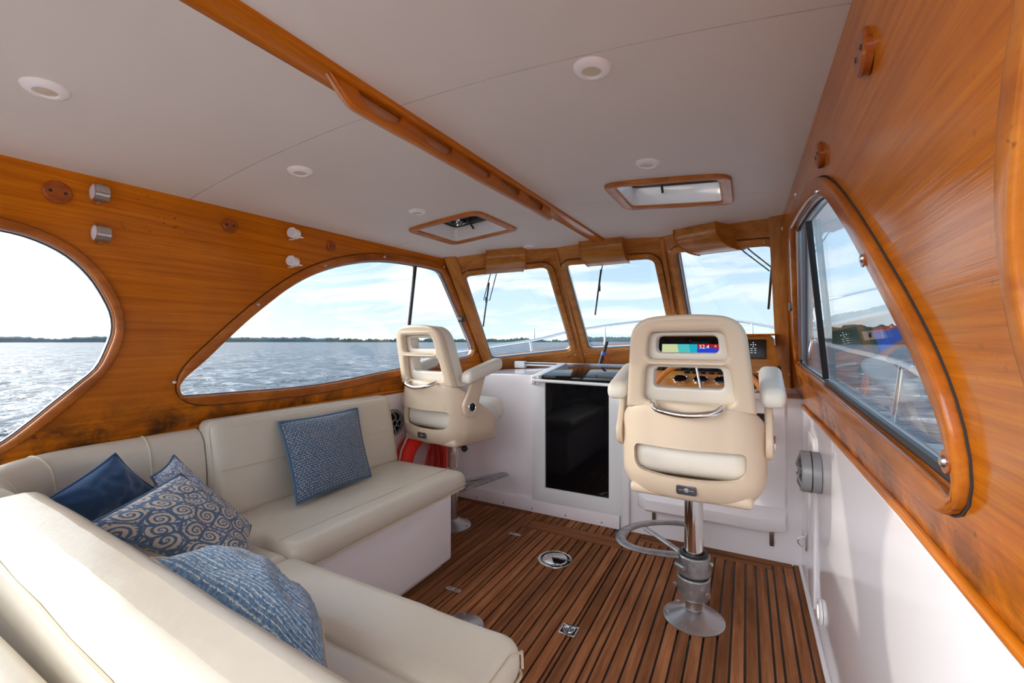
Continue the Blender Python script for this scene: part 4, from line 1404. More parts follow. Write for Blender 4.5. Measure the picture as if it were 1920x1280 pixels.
def make_chair(loc, rz, label):
    c = thing('helm_chair', loc, label, 'chair', 'cream helm chairs on pedestals', rz=rz)
    L = dict(local=True)
    tb = put('seat_tub', tub(), 'shell', c, **L)
    put('seat_pan', rbox((0, -0.02, 0.620), (0.47, 0.40, 0.05), 0.022, 4), 'shell', c, **L)
    sc_ = put('seat_cushion', cushion((0, 0.02, 0.755), (0.455, 0.47, 0.135), 0.055, 8, 8, 0.015), 'pad', c, **L)
    put('front_bolster', cushion((0, 0.235, 0.775), (0.47, 0.13, 0.15), 0.06, 8, 4, 0.01), 'pad', c, **L)
    def bf_(off): return lambda a, b, cc: Vector((a, -0.258 - 0.24 * (b - 0.98) + cc + off - 0.25 * a * a * -1.2, b))
    up_r = round_poly([(-0.150, 1.175), (0.150, 1.175), (0.135, 1.283), (-0.135, 1.283)], 0.028, 6)
    lo_r = round_poly([(-0.172, 1.000), (0.172, 1.000), (0.155, 1.150), (-0.155, 1.150)], 0.032, 6)
    bo = back_outline(0.246, 0.205, 0.965, 1.335, 0.11)
    put('backrest', flat2d([bo, up_r, lo_r], 0.048, 0.020, 4, bf_(0)), 'shell', c, **L)
    up_f = round_poly([(-0.118, 1.200), (0.118, 1.200), (0.112, 1.268), (-0.112, 1.268)], 0.022, 6)
    lo_f = round_poly([(-0.135, 1.055), (0.135, 1.055), (0.128, 1.140), (-0.128, 1.140)], 0.022, 6)
    put('back_cushion', flat2d([offset2(bo, -0.004), up_f, lo_f], 0.075, 0.012, 4, bf_(0.046)), 'pad', c, **L)
    put('grab_handle', tube(crom([(-0.128, -0.262, 0.995), (-0.123, -0.285, 0.988), (-0.095, -0.318, 0.973), (0, -0.335, 0.962), (0.095, -0.318, 0.973), (0.123, -0.285, 0.988), (0.128, -0.262, 0.995)], False, 5), 0.0125, n=14), 'chrome', c, **L)
    bd = put('badge', flat2d([round_poly([(-0.038, 0.638), (0.038, 0.638), (0.038, 0.676), (-0.038, 0.676)], 0.010)], 0.006, 0.002, 1, lambda a, b, cc: Vector((a, -0.268 - cc + 0.4 * a * a, b))), 'badge', c, **L)
    put('emblem', lathe([(0.010, 0), (0.009, 0.002), (0, 0.003)], (0, -0.273, 0.657), 16, '-Y'), 'steel', bd, **L)
    for s in (-1, 1):
        put('badge_wing', rbox((s * 0.02, -0.2735, 0.657), (0.016, 0.002, 0.003), 0.0005, 1), 'steel', bd, **L)
    for s in (-1, 1):
        x = s * 0.300
        ar = [( -0.205, 0.86), (-0.185, 0.80), (-0.13, 0.775), (-0.085, 0.80), (-0.068, 0.86), (0.005, 1.05), (-0.045, 1.06), (-0.11, 1.04), (-0.16, 0.93)]
        st_ = put('arm_strut', flat2d([round_poly(ar, 0.03, 5)], 0.026, 0.008, 3, lambda a, b, cc, s=s: Vector((s * (0.274 + cc), a, b))), 'shell', c, **L)
        put('pivot_cap', lathe([(0.030, 0), (0.030, 0.004), (0.026, 0.005), (0, 0.006)], (s * 0.300, -0.135, 0.845), 24, 'X' if s > 0 else '-X'), 'black_gloss', st_, **L)
        put('pivot_ring', tube([(s * 0.304, -0.135 + 0.029 * math.cos(k * PI / 12), 0.845 + 0.029 * math.sin(k * PI / 12)) for k in range(24)], 0.004, True, 6), 'chrome', st_, **L)
        put('armrest', cushion((0, 0, 0), (0.088, 0.33, 0.072), 0.028, 4, 8, 0.006, f=lambda a, b, cc, x=x: Vector((x + a, -0.035 + b * 0.975, 1.062 + b * 0.25 + cc))), 'pad', c, **L)
    return c


h1 = make_chair((-0.21, 2.11, 0.005), 0.0, 'large cream helm chair seen from behind, looped footrest, nearest the camera')
h2 = copy_tree(h1)
h2.location = (-1.752, 2.40, 0.005)
h2.rotation_euler = (0, 0, -0.16)
tag(h2, 'cream companion chair behind the settee at the port side, black knob under its seat')
L = dict(local=True)
# pedestals
def flange(parent, r=0.13, post_r=0.037):
    put('base_flange', lathe([(r, 0), (r, 0.006), (r - 0.006, 0.010), (0.055, 0.040), (0.048, 0.046), (post_r + 0.004, 0.048), (post_r, 0.05)], n=44), 'alu', parent, **L)
    for k in range(6):
        a = k * PI / 3 + 0.25
        put('flange_screw', lathe([(0.010, 0), (0.010, 0.003), (0.005, 0.004), (0, 0.002)], (0.108 * math.cos(a), 0.108 * math.sin(a), 0.014), 12), 'steel', parent, **L)


flange(h1); flange(h2, 0.125, 0.034)
put('lower_post', lathe([(0.036, 0.045), (0.036, 0.12)], n=28), 'steel', h1, **L)
put('upper_post', lathe([(0.040, 0.28), (0.040, 0.60)], n=32), 'chrome', h1, **L)
cl = put('clamp_collar', lathe([(0.066, 0.0), (0.070, 0.006), (0.070, 0.085), (0.066, 0.09), (0.04, 0.09), (0.04, 0)], (0, 0, 0.105), 36, ang=20), 'cast_alu', h1, **L)
put('clamp_bolt', lathe([(0.010, 0), (0.010, 0.016), (0, 0.017)], (0.062, -0.055, 0.15), 12, Vector((0.3, -1, 0))), 'steel', cl, **L)
put('clamp_bolt', lathe([(0.010, 0), (0.010, 0.016), (0, 0.017)], (-0.074, -0.03, 0.15), 12, Vector((-0.3, -1, 0))), 'steel', cl, **L)
put('clamp_gap', lathe([(0.060, 0.0), (0.060, 0.012)], (0, 0, 0.195), 30), 'black_rubber', h1, **L)
cl = put('clamp_collar', lathe([(0.066, 0.0), (0.070, 0.006), (0.070, 0.080), (0.066, 0.085), (0.052, 0.085), (0.052, 0)], (0, 0, 0.207), 36, ang=20), 'cast_alu', h1, **L)
put('clamp_bolt', tube([(-0.068, -0.055, 0.255), (-0.03, -0.085, 0.255)], 0.011, n=10), 'cast_alu', cl, **L)
put('clamp_bolt', lathe([(0.008, 0), (0.008, 0.01), (0, 0.011)], (0.07, -0.02, 0.27), 12, Vector((0.8, -0.5, 0))), 'steel', cl, **L)
put('bush', lathe([(0.060, 0.0), (0.060, 0.012), (0.046, 0.014), (0.040, 0.004)], (0, 0, 0.288), 30), 'black', h1, **L)
# looped footrest
fr = []
pts = [(-0.06, -0.035), (-0.20, -0.065), (-0.29, -0.045), (-0.335, 0.02), (-0.335, 0.10), (-0.30, 0.19), (-0.23, 0.27), (-0.13, 0.325), (-0.04, 0.335)]
put('footrest', tube(crom([(x, y, 0.285 + 0.0) for x, y in pts], False, 6), 0.025, n=10, flat=0.40), 'cast_alu', h1, **L)
put('footrest_spoke', tube([(-0.05, 0.02, 0.272), (-0.25, 0.20, 0.278)], 0.014, n=8, flat=0.7), 'cast_alu', h1, **L)
put('footrest_spoke', tube([(-0.04, 0.335, 0.285), (0.01, 0.20, 0.28), (0.02, 0.05, 0.272)], 0.016, n=8, flat=0.6), 'cast_alu', h1, **L)
# companion chair pedestal
put('lower_post', lathe([(0.033, 0.045), (0.033, 0.40)], n=28), 'steel', h2, **L)
put('upper_post', lathe([(0.036, 0.40), (0.036, 0.60)], n=28), 'chrome', h2, **L)
put('swivel_cap', lathe([(0.036, 0), (0.050, 0.006), (0.052, 0.035), (0.045, 0.04)], (0, 0, 0.555), 28), 'cast_alu', h2, **L)
kn = put('lock_lever', tube([(0.03, -0.03, 0.560), (0.15, -0.05, 0.552)], 0.006, n=8), 'steel', h2, **L)
put('knob', lathe([(0, 0), (0.014, 0.003), (0.021, 0.015), (0.021, 0.026), (0.012, 0.038), (0, 0.04)], (0.135, -0.047, 0.552), 18, 'X'), 'black', kn, **L)
put('clamp_collar', lathe([(0.036, 0), (0.042, 0.003), (0.042, 0.06), (0.036, 0.063)], (0, 0, 0.27), 28), 'cast_alu', h2, **L)
put('footrest', tube([(0.04, -0.02, 0.30), (0.16, 0.33, 0.30), (0.19, 0.34, 0.30)], 0.017, n=8, flat=0.7), 'cast_alu', h2, **L)
put('footrest_tread', rbox((0, 0, 0), (0.07, 0.42, 0.016), 0.005, 2, f=lambda a, b, c_: Vector((0.165 + a * 0.95 + b * 0.06, 0.14 + b, 0.298 + c_))), 'cast_alu', h2, **L)
put('footrest', tube([(0.02, -0.04, 0.29), (0.15, -0.05, 0.285)], 0.020, n=8, flat=0.8), 'cast_alu', h2, **L)

# ------------------------------------------------------------------ settee
se = thing('settee', (-1.7, 1.2, 0.0), 'L-shaped white settee with cream vinyl cushions along the port side and across the stern end', 'settee')
put('port_base', rbox((-1.765, 1.14, 0.225), (0.64, 1.68, 0.385), 0.025, 4), 'gelcoat', se)
put('toe_kick', rbox((-1.79, 1.14, 0.02), (0.60, 1.60, 0.05), 0.005, 2), 'gelcoat_matt', se)
put('aft_base', rbox((-0.98, 0.44, 0.215), (0.98, 0.80, 0.405), 0.025, 4), 'gelcoat', se)
def cup(f, nm, c, s, r, puff=0.008, wr=0.003, seed=0, nx=14, ny=14, ff=None):
    return put(nm, cushion(c, s, r, nx, ny, puff, f=ff, wr=wr, seed=seed), 'vinyl', se)
# seat cushions
cup(se, 'seat_cushion', (-1.655, 1.505, 0.470), (0.54, 1.07, 0.105), 0.042, 0.006, 0.004, 3)
cup(se, 'seat_cushion', (-1.655, 0.70, 0.462), (0.54, 0.53, 0.095), 0.035, 0.006, 0.004, 9)
cup(se, 'seat_cushion', (-0.93, 0.60, 0.462), (0.90, 0.30, 0.095), 0.035, 0.008, 0.004, 5)
cup(se, 'front_roll', (-0.93, 0.845, 0.470), (0.90, 0.245, 0.110), 0.050, 0.008, 0.004, 15)
# piping on the seat cushions
def pipe_rect(x0, x1, y0, y1, z, r=0.03):
    return [(p.x, p.y, z) for p in round_poly([(x0, y0), (x1, y0), (x1, y1), (x0, y1)], r, 5)]
put('piping', tube(pipe_rect(-1.915, -1.392, 0.975, 2.034, 0.432), 0.004, True, 6), 'vinyl_piping', se)
put('piping', tube([(-1.91, 2.030, 0.50), (-1.44, 2.030, 0.508), (-1.402, 2.03, 0.485), (-1.396, 2.028, 0.44)], 0.004, n=6), 'vinyl_piping', se)
put('piping', tube(pipe_rect(-1.375, -0.485, 0.475, 0.965, 0.432), 0.004, True, 6), 'vinyl_piping', se)
put('piping', tube([(-0.488, 0.52, 0.50), (-0.488, 0.90, 0.508), (-0.488, 0.955, 0.485), (-0.49, 0.962, 0.44)], 0.004, n=6), 'vinyl_piping', se)
put('seat_seam', tube([(-1.50, 0.99, 0.5265), (-1.50, 1.5, 0.5285), (-1.50, 2.02, 0.5255)], 0.0022, n=5), 'vinyl_piping', se)
# port backrest: leans against the wall
def lean(a, b, c): return Vector((a - 0.20 * (c - 0.5), b, c))
bk = put('back_cushion', cushion((0, 0, 0), (0.42, 1.05, 0.11), 0.040, 10, 16, 0.012, f=lambda a, b, c: lean(-1.945 + c, 1.515 + b, 0.705 + a), wr=0.003, seed=2), 'vinyl', se)
put('piping', tube([lean(-1.905, p.x, p.y) for p in round_poly([(0.997, 0.51), (2.034, 0.51), (2.034, 0.905), (0.997, 0.905)], [0.02, 0.02, 0.06, 0.04], 6)], 0.004, True, 6), 'vinyl_piping', bk)
put('stitch_line', tube([lean(-1.876, y, 0.71 + 0.0) for y in lin(1.01, 2.02, 12)], 0.0018, n=5), 'vinyl_piping', bk)
put('tuft_button', lathe([(0.008, 0), (0.006, 0.003), (0, 0.004)], lean(-1.879, 1.22, 0.712), 12, 'X'), 'vinyl_piping', bk)
# corner backrest sweeping round to the stern
def sec_round(w_, h, r, n=6):
    return [(p.x, p.y) for p in round_poly([(0, 0), (w_, 0), (w_, h), (0, h)], [0.01, 0.01, r, r], n)]
arc = [(-1.985, 0.985, 0.51), (-1.985, 0.80, 0.51)]
cxx, cyy, R = -1.735, 0.655, 0.25
for k in range(0, 13):
    a = PI + k * PI / 24
    arc.append((cxx + R * math.cos(a), cyy + R * math.sin(a), 0.51))
arc += [(-1.68, 0.405, 0.51)]
sec_c = [(0.02, 0.0), (-0.08, 0.0), (-0.108, 0.30), (-0.10, 0.355), (-0.075, 0.375), (-0.045, 0.365), (-0.01, 0.33), (0.01, 0.22)]
secp = round_poly(sec_c, 0.04, 4)
cb = put('corner_cushion', sweep([(p.x, p.y) for p in secp], arc, ang=70), 'vinyl', se)
for idx in (1, 6, 11):
    p = Vector(arc[idx]); a_ = Vector(arc[idx - 1]); b_ = Vector(arc[min(len(arc) - 1, idx + 1)])
    nrm = Vector((0, 0, 1)).cross((b_ - a_).normalized())
    put('channel_piping', tube([p + nrm * (q.x) + Vector((0, 0, q.y)) for q in secp[8:]], 0.0035, n=6), 'vinyl_piping', cb)
# stern backrest, seen close from behind
cup(se, 'aft_back_cushion', (-0.99, 0.330, 0.680), (1.34, 0.150, 0.365), 0.050, 0.010, 0.004, 7, 18, 6, ff=lambda a, b, c: Vector((a, b - 0.05 * (a + 1.05), c)))
put('piping', tube([(-1.62, 0.290, 0.820), (-1.3, 0.2665, 0.826), (-1.15, 0.259, 0.822), (-1.0, 0.2515, 0.826), (-0.85, 0.244, 0.822), (-0.7, 0.2365, 0.826), (-0.38, 0.2205, 0.820)], 0.0045, n=6), 'vinyl_piping', se)
# cockpit side bolster behind it
ab = thing('cockpit_bolster', (-0.95, 0.14, 0.5), 'cream vinyl bolster in the near left corner, behind the stern backrest', 'cushion')
put('bolster_top', cushion((-1.0, 0.185, 0.66), (1.3, 0.09, 0.26), 0.035, 10, 4, 0.006, wr=0.003, seed=4), 'vinyl', ab)
put('bolster_roll', tube([(-1.6, 0.105, 0.735), (-1.1, 0.103, 0.737), (-0.40, 0.105, 0.735)], 0.040, n=16), 'vinyl', ab)
cw = put('cockpit_coaming', rbox((-1.0, 0.0, 0.34), (1.2, 0.30, 0.66), 0.04, 4), 'gelcoat_matt', label='white coaming moulding at the bottom left corner, below the bolster', cat='coaming')

# ------------------------------------------------------------------ pillows
def pillow(name, corners, th, m, label, N=26, wr=0.012, seed=0, pinch=0.08, flip=False):
    TL, TR, BR, BL = [Vector(c) for c in corners]
    nrm = (TR - BL).cross(TL - BR).normalized()
    if flip: nrm = -nrm
    bm = bmesh.new()
    uvl = bm.loops.layers.uv.new('uv')
    V = {}
    for side in (1, -1):
        for i in range(N + 1):
            for j in range(N + 1):
                u, v = i / N, j / N
                if side == -1 and (i in (0, N) or j in (0, N)):
                    V[side, i, j] = V[1, i, j]; continue
                uu, vv = 2 * u - 1, 2 * v - 1
                # edges bow inwards between the corners
                pu = uu * (1 - pinch * (1 - vv * vv)); pv = vv * (1 - pinch * (1 - uu * uu))
                a, b = (pu + 1) / 2, (pv + 1) / 2
                p = (TL * (1 - a) + TR * a) * b + (BL * (1 - a) + BR * a) * (1 - b)
                h = th / 2 * (max(0, 1 - uu ** 2) ** 0.55) * (max(0, 1 - vv ** 2) ** 0.55)
                q = Vector((uu * 2.2 + seed, vv * 2.2, side * 3.1))
                e = min(1, 4 * min(1 - abs(uu), 1 - abs(vv)))
                h += wr * (noise.noise(q) + 0.5 * noise.noise(q * 2.3)) * e
                V[side, i, j] = bm.verts.new(p + nrm * (side * h))
    for side in (1, -1):
        for i in range(N):
            for j in range(N):
                vs_ = [(i, j), (i + 1, j), (i + 1, j + 1), (i, j + 1)]
                if side == -1: vs_ = vs_[::-1]
                try: f_ = bm.faces.new([V[side, a, b] for a, b in vs_])
                except ValueError: continue
                for lp_, (a, b) in zip(f_.loops, vs_): lp_[uvl].uv = (a / N, b / N)
    bmesh.ops.recalc_face_normals(bm, faces=bm.faces)
    me = new_mesh(bm, smooth=80)
    c = sum((TL, TR, BR, BL), Vector()) / 4
    lo = min(v.co.z for v in me.vertices)
    t = thing(name, (c.x, c.y, lo), label, 'pillow')
    put('cover', me, m, t)
    edge = []
    for i in range(N): edge.append((i, 0))
    for i in range(N): edge.append((N, i))
    for i in range(N): edge.append((N - i, N))
    for i in range(N): edge.append((0, N - i))
    pts = []
    for i, j in edge:
        uu, vv = 2 * i / N - 1, 2 * j / N - 1
        pu = uu * (1 - pinch * (1 - vv * vv)); pv = vv * (1 - pinch * (1 - uu * uu))
        a, b = (pu + 1) / 2, (pv + 1) / 2
        pts.append((TL * (1 - a) + TR * a) * b + (BL * (1 - a) + BR * a) * (1 - b))
    put('edge_seam', tube(pts, 0.004 if m not in ('knit', 'tweed') else 0.006, True, 6), {'knit': 'fringe', 'velvet': 'velvet'}.get(m, 'blue_edge'), t)
    return t


def at(u, v, d):
    a_, b_ = (u - 960) / F_PX, (640 - v) / F_PX
    return ((-sn + a_ * cs) * d, (cs + a_ * sn) * d, CH + b_ * d)


pillow('throw_pillow', [at(78, 942, 1.28), at(216, 850, 1.48), at(292, 918, 1.60), at(150, 1000, 1.36)], 0.12, 'velvet', 'plain dark blue velvet pillow tucked into the corner of the settee', seed=3, wr=0.012)
pillow('throw_pillow', [at(283, 893, 1.52), at(325, 853, 1.64), at(440, 955, 1.76), at(350, 1010, 1.62)], 0.12, 'swirl_light', 'pale blue scroll-patterned pillow mostly hidden behind the large scroll pillow', seed=8, wr=0.016)
pillow('throw_pillow', [at(156, 988, 1.17), at(338, 888, 1.43), at(470, 985, 1.62), at(455, 1082, 1.38)], 0.15, 'swirl', 'large grey-blue and beige scroll-patterned pillow leaning in the corner', seed=12, wr=0.014, pinch=0.03)
pillow('throw_pillow', [at(281, 1048, 1.03), at(625, 1310, 0.74), at(600, 1165, 0.95), at(450, 1045, 1.20)], 0.15, 'knit', 'faded denim-blue knitted pillow with a rough seam, nearest the camera', seed=21, wr=0.012, pinch=0.03)
pillow('throw_pillow', [(-1.935, 1.275, 0.87), (-1.925, 1.735, 0.875), (-1.735, 1.655, 0.545), (-1.715, 1.215, 0.545)], 0.11, 'tweed', 'square blue and cream basket-weave pillow standing against the port backrest', seed=30, wr=0.006, pinch=0.05)

# ------------------------------------------------------------------ wall fittings
def plug(p, f, axis, r, lab):
    q = f(p[0], p[1], 0.0)
    t = thing('wooden_plug', q, lab, 'wooden disc', 'round wooden discs on the side panels')
    put('disc', lathe([(r, -0.002), (r, 0.008), (r - 0.004, 0.012), (0, 0.012)], q, 36, axis), 'plug_wood', t)
    for s in (-0.5, 0.5):
        qq = f(p[0] + s * r, p[1], 0.012)
        put('screw', lathe([(0.005, 0), (0.004, 0.0015), (0, 0.0015)], qq, 10, axis), 'black', t)


nP = (port_f(1, 1, 1) - port_f(1, 1, 0)); nS = (stbd_f(1, 1, 1) - stbd_f(1, 1, 0))
plug((0.544, 1.737), port_f, nP, 0.036, 'wooden disc with two dark screws, leftmost on the port panel')
plug((1.079, 1.754), port_f, nP, 0.030, 'wooden disc on the port panel between the two pairs of spotlights')
plug((1.604, 1.767), port_f, nP, 0.026, 'small wooden disc just above the arch of the port window')
plug((0.885, 1.715), stbd_f, nS, 0.036, 'thick wooden disc high on the starboard panel, nearest the camera')
plug((1.355, 1.727), stbd_f, nS, 0.032, 'wooden disc on the starboard panel above the arched window')


def spot(p, lab, white=False):
    q = port_f(p[0], p[1], 0)
    t = thing('wall_spotlight', q, lab, 'spotlight', 'white wall spotlights' if white else 'chrome wall spotlights')
    m = 'white_plastic' if white else 'steel'
    put('bracket', lathe([(0.014, 0), (0.014, 0.003), (0.012, 0.006), (0, 0.006)], q, 24, nP), m, t)
    d = Vector((0.0, -1, 0.0)) if not white else Vector((0.35, -0.93, 0.0)).normalized()
    c = q + Vector((0.034, 0.0, 0))
    R_ = 0.0285 if not white else 0.0245
    hd = put('head', lathe([(R_ - 0.003, -0.020), (R_, -0.018), (R_, 0.020), (R_ - 0.003, 0.021), (R_ - 0.003, 0.017), (0, 0.017)], c, 28, d), m, t)
    put('lens', lathe([(R_ - 0.003, 0.0172), (R_ - 0.003, 0.0185), (0, 0.0195)], c, 24, d), 'lens_white', hd)
    for s in (1, -1):
        put('yoke', rbox(q + Vector((0.016, 0.0, s * (R_ + 0.003))), (0.036, 0.014, 0.004), 0.002, 1), m, t)
    if white:
        put('switch', tube([c + Vector((0.0, 0.02, -0.014)), c + Vector((0.022, 0.035, -0.017))], 0.004, n=6), m, t)


spot((0.640, 1.757), 'upper brushed chrome spotlight of the left pair on the port panel')
spot((0.650, 1.624), 'lower brushed chrome spotlight of the left pair on the port panel')
spot((1.363, 1.778), 'upper white spotlight of the right pair on the port panel', True)
spot((1.370, 1.644), 'lower white spotlight of the right pair on the port panel', True)


def speaker(c, axis, f, r, lab, deep):
    t = thing('loudspeaker', c, lab, 'loudspeaker', 'marine loudspeakers on the cabin sides')
    d = deep
    put('rim', lathe([(r, 0), (r, d), (r * 0.96, d + 0.006), (r * 0.80, d + 0.006), (r * 0.78, d), (r * 0.78, d - 0.01), (0, d - 0.015)], c, 40, axis), 'speaker_grey', t)
    if deep > 0.03:
        put('rim_gap', lathe([(r + 0.001, 0.030), (r + 0.001, 0.034)], c, 40, axis), 'black', t)
    cone = put('cone', lathe([(r * 0.78, d - 0.006), (r * 0.3, d - 0.012), (0, d - 0.012)], c, 32, axis), 'black', t)
    for k in range(6):
        a = k * PI / 3 + 0.3
        pts = [f(r * 0.2 * math.cos(a), r * 0.2 * math.sin(a), d + 0.008), f(r * 0.5 * math.cos(a + 0.18), r * 0.5 * math.sin(a + 0.18), d + 0.014), f(r * 0.84 * math.cos(a + 0.45), r * 0.84 * math.sin(a + 0.45), d + 0.004)]
        put('spoke', tube(crom(pts, False, 4), 0.0045, n=6), 'speaker_grey', t)
    put('spoke_hub', tube([f(r * 0.24 * math.cos(k * PI / 8), r * 0.24 * math.sin(k * PI / 8), d + 0.008) for k in range(16)], 0.0045, True, 6), 'speaker_grey', t)


speaker((-2.086, 2.18, 0.705), 'X', lambda a, b, c: Vector((-2.086 + c, 2.18 + a, 0.705 + b)), 0.092, 'black loudspeaker with grey curved spokes on the port side, beside the settee back', 0.012)
speaker((0.268, 2.215, 0.70), '-X', lambda a, b, c: Vector((0.268 - c, 2.215 + a, 0.70 + b)), 0.085, 'deep grey loudspeaker sticking out from the white starboard side', 0.062)

# pad eye on the starboard side
t = thing('pad_eye', (0.262, 2.561, 0.266), 'small bronze pad eye on the white starboard side below the loudspeaker', 'pad eye')
put('plate', rbox((0.257, 2.561, 0.266), (0.008, 0.018, 0.085), 0.004, 2), 'steel', t)
put('loop', tube([(0.254 - 0.032 * math.sin(k * PI / 10), 2.561, 0.266 + 0.026 * math.cos(k * PI / 10)) for k in range(11)], 0.0035, n=8), 'steel', t)
t = thing('courtesy_light', (0.266, 2.173, 0.140), 'round white courtesy light glowing low on the starboard side near the floor', 'courtesy light')
put('rim', lathe([(0.050, 0), (0.050, 0.006), (0.044, 0.010), (0.030, 0.011), (0.028, 0.008), (0, 0.008)], (0.269, 2.173, 0.140), 36, '-X'), 'white_plastic', t)
put('lens', lathe([(0.028, 0.008), (0.022, 0.012), (0, 0.014)], (0.269, 2.173, 0.140), 28, '-X'), 'courtesy_glow', t)
for s in (1, -1):
    put('screw', lathe([(0.004, 0), (0.003, 0.001), (0, 0.001)], (0.259, 2.173, 0.140 + s * 0.038), 10, '-X'), 'steel', t)
t = thing('switch_plate', (-2.083, 2.36, 0.80), 'small white socket plate on the port side behind the companion chair', 'socket plate')
put('plate', rbox((-2.081, 2.36, 0.80), (0.010, 0.07, 0.10), 0.004, 2), 'white_plastic', t)

# life ring
rcx, rcy, rcz = -2.018, 2.42, 0.385
t = thing('life_ring', (rcx, rcy, rcz - 0.27), 'orange-red horseshoe life ring hung on the port side behind the chair pedestal', 'life ring')
put('ring_body', tube([(rcx, rcy + 0.215 * math.cos(k * PI / 24), rcz + 0.215 * math.sin(k * PI / 24)) for k in range(48)], 0.060, True, 16), 'ring_orange', t)
gl_ = []
for k in range(25):
    a = k * PI / 12
    rr = 0.285 + 0.02 * abs(math.sin(2 * a))
    gl_.append((rcx + 0.03, rcy + rr * math.cos(a), rcz + rr * math.sin(a)))
put('grab_line', tube(gl_, 0.006, n=6), 'rope_white', t)
t = thing('rescue_line', (rcx + 0.07, rcy, rcz - 0.2), 'coil of red and orange rescue line hanging inside the life ring', 'rope')
for k in range(9):
    y = rcy - 0.07 + 0.02 * k
    rr = random.Random(k)
    pts = [(rcx + 0.075 + 0.01 * rr.random(), rcy - 0.01 + 0.02 * rr.random(), rcz + 0.22), (rcx + 0.08, y + 0.01, rcz + 0.08), (rcx + 0.075, y + 0.02 * (k - 4) * 0.3, rcz - 0.08), (rcx + 0.07, y, rcz - 0.17)]
    put('strand', tube(crom(pts, False, 5), 0.006, n=6), 'rope_red' if k % 3 else 'rope_orange', t)
put('cord', tube([(rcx + 0.085, rcy + 0.16, rcz + 0.16), (rcx + 0.085, rcy + 0.165, rcz - 0.2)], 0.005, n=6), 'rope_white', t)

# ------------------------------------------------------------------ outside: hull, deck, rails
def hull_half(y):
    ys = [-4.5, -2, 1, 3, 4.5, 6, 7.2, 8.1, 8.7]
    ws = [1.60, 1.68, 1.70, 1.62, 1.42, 1.12, 0.80, 0.45, 0.03]
    return float(np.interp(y, ys, ws))
def deck_z(y): return float(np.interp(y, [-4.5, 2, 4, 6, 8.7], [0.45, 0.50, 0.62, 0.78, 0.98]))


bm = bmesh.new()
ysd = lin(-4.5, 8.7, 44)
rows = []
for y in ysd:
    h_ = hull_half(y); z = deck_z(y)
    rows.append([bm.verts.new((MID - h_ * 0.86, y, -1.25)), bm.verts.new((MID - h_, y, z)), bm.verts.new((MID - h_ + 0.03, y, z + 0.05)), bm.verts.new((MID - h_ + 0.06, y, z)),
                 bm.verts.new((MID + h_ - 0.06, y, z)), bm.verts.new((MID + h_ - 0.03, y, z + 0.05)), bm.verts.new((MID + h_, y, z)), bm.verts.new((MID + h_ * 0.86, y, -1.25))])
for i, (A, B) in enumerate(zip(rows, rows[1:])):
    for k in range(7):
        if k == 3 and ysd[i] < 3.0: continue     # cabin and cockpit well
        bm.faces.new((A[k], A[k + 1], B[k + 1], B[k]))
bm.faces.new(rows[0]); 
bmesh.ops.recalc_face_normals(bm, faces=bm.faces)
hull = put('hull', new_mesh(bm, smooth=30), 'gelcoat_matt', kind='structure', label='white hull and side decks outside the windows', cat='hull')
put('side_deck', rbox((MID + 1.43, 0.0, 0.44), (0.42, 8.0, 0.03), 0.005, 1), 'gelcoat_matt', hull)
put('side_deck', rbox((MID - 1.43, 0.0, 0.44), (0.42, 8.0, 0.03), 0.005, 1), 'gelcoat_matt', hull)
put('cabin_trunk', rbox((MID, 4.75, 0.74), (1.7, 2.1, 0.34), 0.08, 4), 'gelcoat_matt', hull)
# cockpit behind the camera
put('cockpit_sole', rbox((MID, -2.7, -0.03), (2.5, 3.5, 0.05), 0.005, 1), 'teak', hull)
for s in (-1, 1):
    put('cockpit_side', rbox((MID + s * 1.27, -2.6, 0.30), (0.08, 3.7, 0.66), 0.02, 2), 'gelcoat_matt', hull)
put('transom', rbox((MID, -4.45, 0.30), (2.6, 0.10, 0.66), 0.02, 2), 'gelcoat_matt', hull)

rl = thing('bow_rail', (MID, 4.5, 0.6), 'stainless bow rail running round the foredeck outside the windows', 'rail')
half = [(1.67, -0.6, 0.92), (1.67, 1.0, 0.96), (1.66, 2.5, 1.05), (1.64, 3.1, 1.13), (1.55, 4.0, 1.19), (1.42, 4.9, 1.27), (1.20, 5.7, 1.40), (0.90, 6.6, 1.51), (0.58, 7.5, 1.60), (0.30, 8.2, 1.655), (0.10, 8.5, 1.67)]
pr = [(MID - 1.64, 2.75, 0.56), (MID - 1.64, 2.85, 0.98), (MID - 1.63, 3.1, 1.11)] + [(MID - a, y, z) for a, y, z in half[4:]] + [(MID + a, y, z) for a, y, z in half[::-1]]
put('top_rail', tube(crom(pr, False, 5), 0.018, n=10), 'chrome', rl)
for s in (-1, 1):
    for y in (1.15, 3.05, 4.8, 6.4, 7.8):
        if s < 0 and y < 3: continue
        a = float(np.interp(y, [h[1] for h in half], [h[0] for h in half])); z = float(np.interp(y, [h[1] for h in half], [h[2] for h in half]))
        b = min(a, hull_half(y) - 0.04)
        put('stanchion', tube([(MID + s * b, y - 0.02, deck_z(y)), (MID + s * a, y, z)], 0.016, n=8), 'chrome', rl)
bh = thing('boat_hook', (-1.05, 4.35, 1.10), 'pale boat hook with a black tip lying across outside the centre pane', 'boat hook')
put('pole', tube([(-1.46, 4.30, 1.14), (-0.55, 4.30, 1.145)], 0.012, n=10), 'steel', bh)
put('tip', tube([(-1.49, 4.30, 1.14), (-1.44, 4.30, 1.14)], 0.026, n=10), 'black', bh)
for x in (-1.40, -0.62):
    put('holder', tube([(x, 4.30, 0.88), (x, 4.30, 1.14)], 0.012, n=8), 'steel', bh)

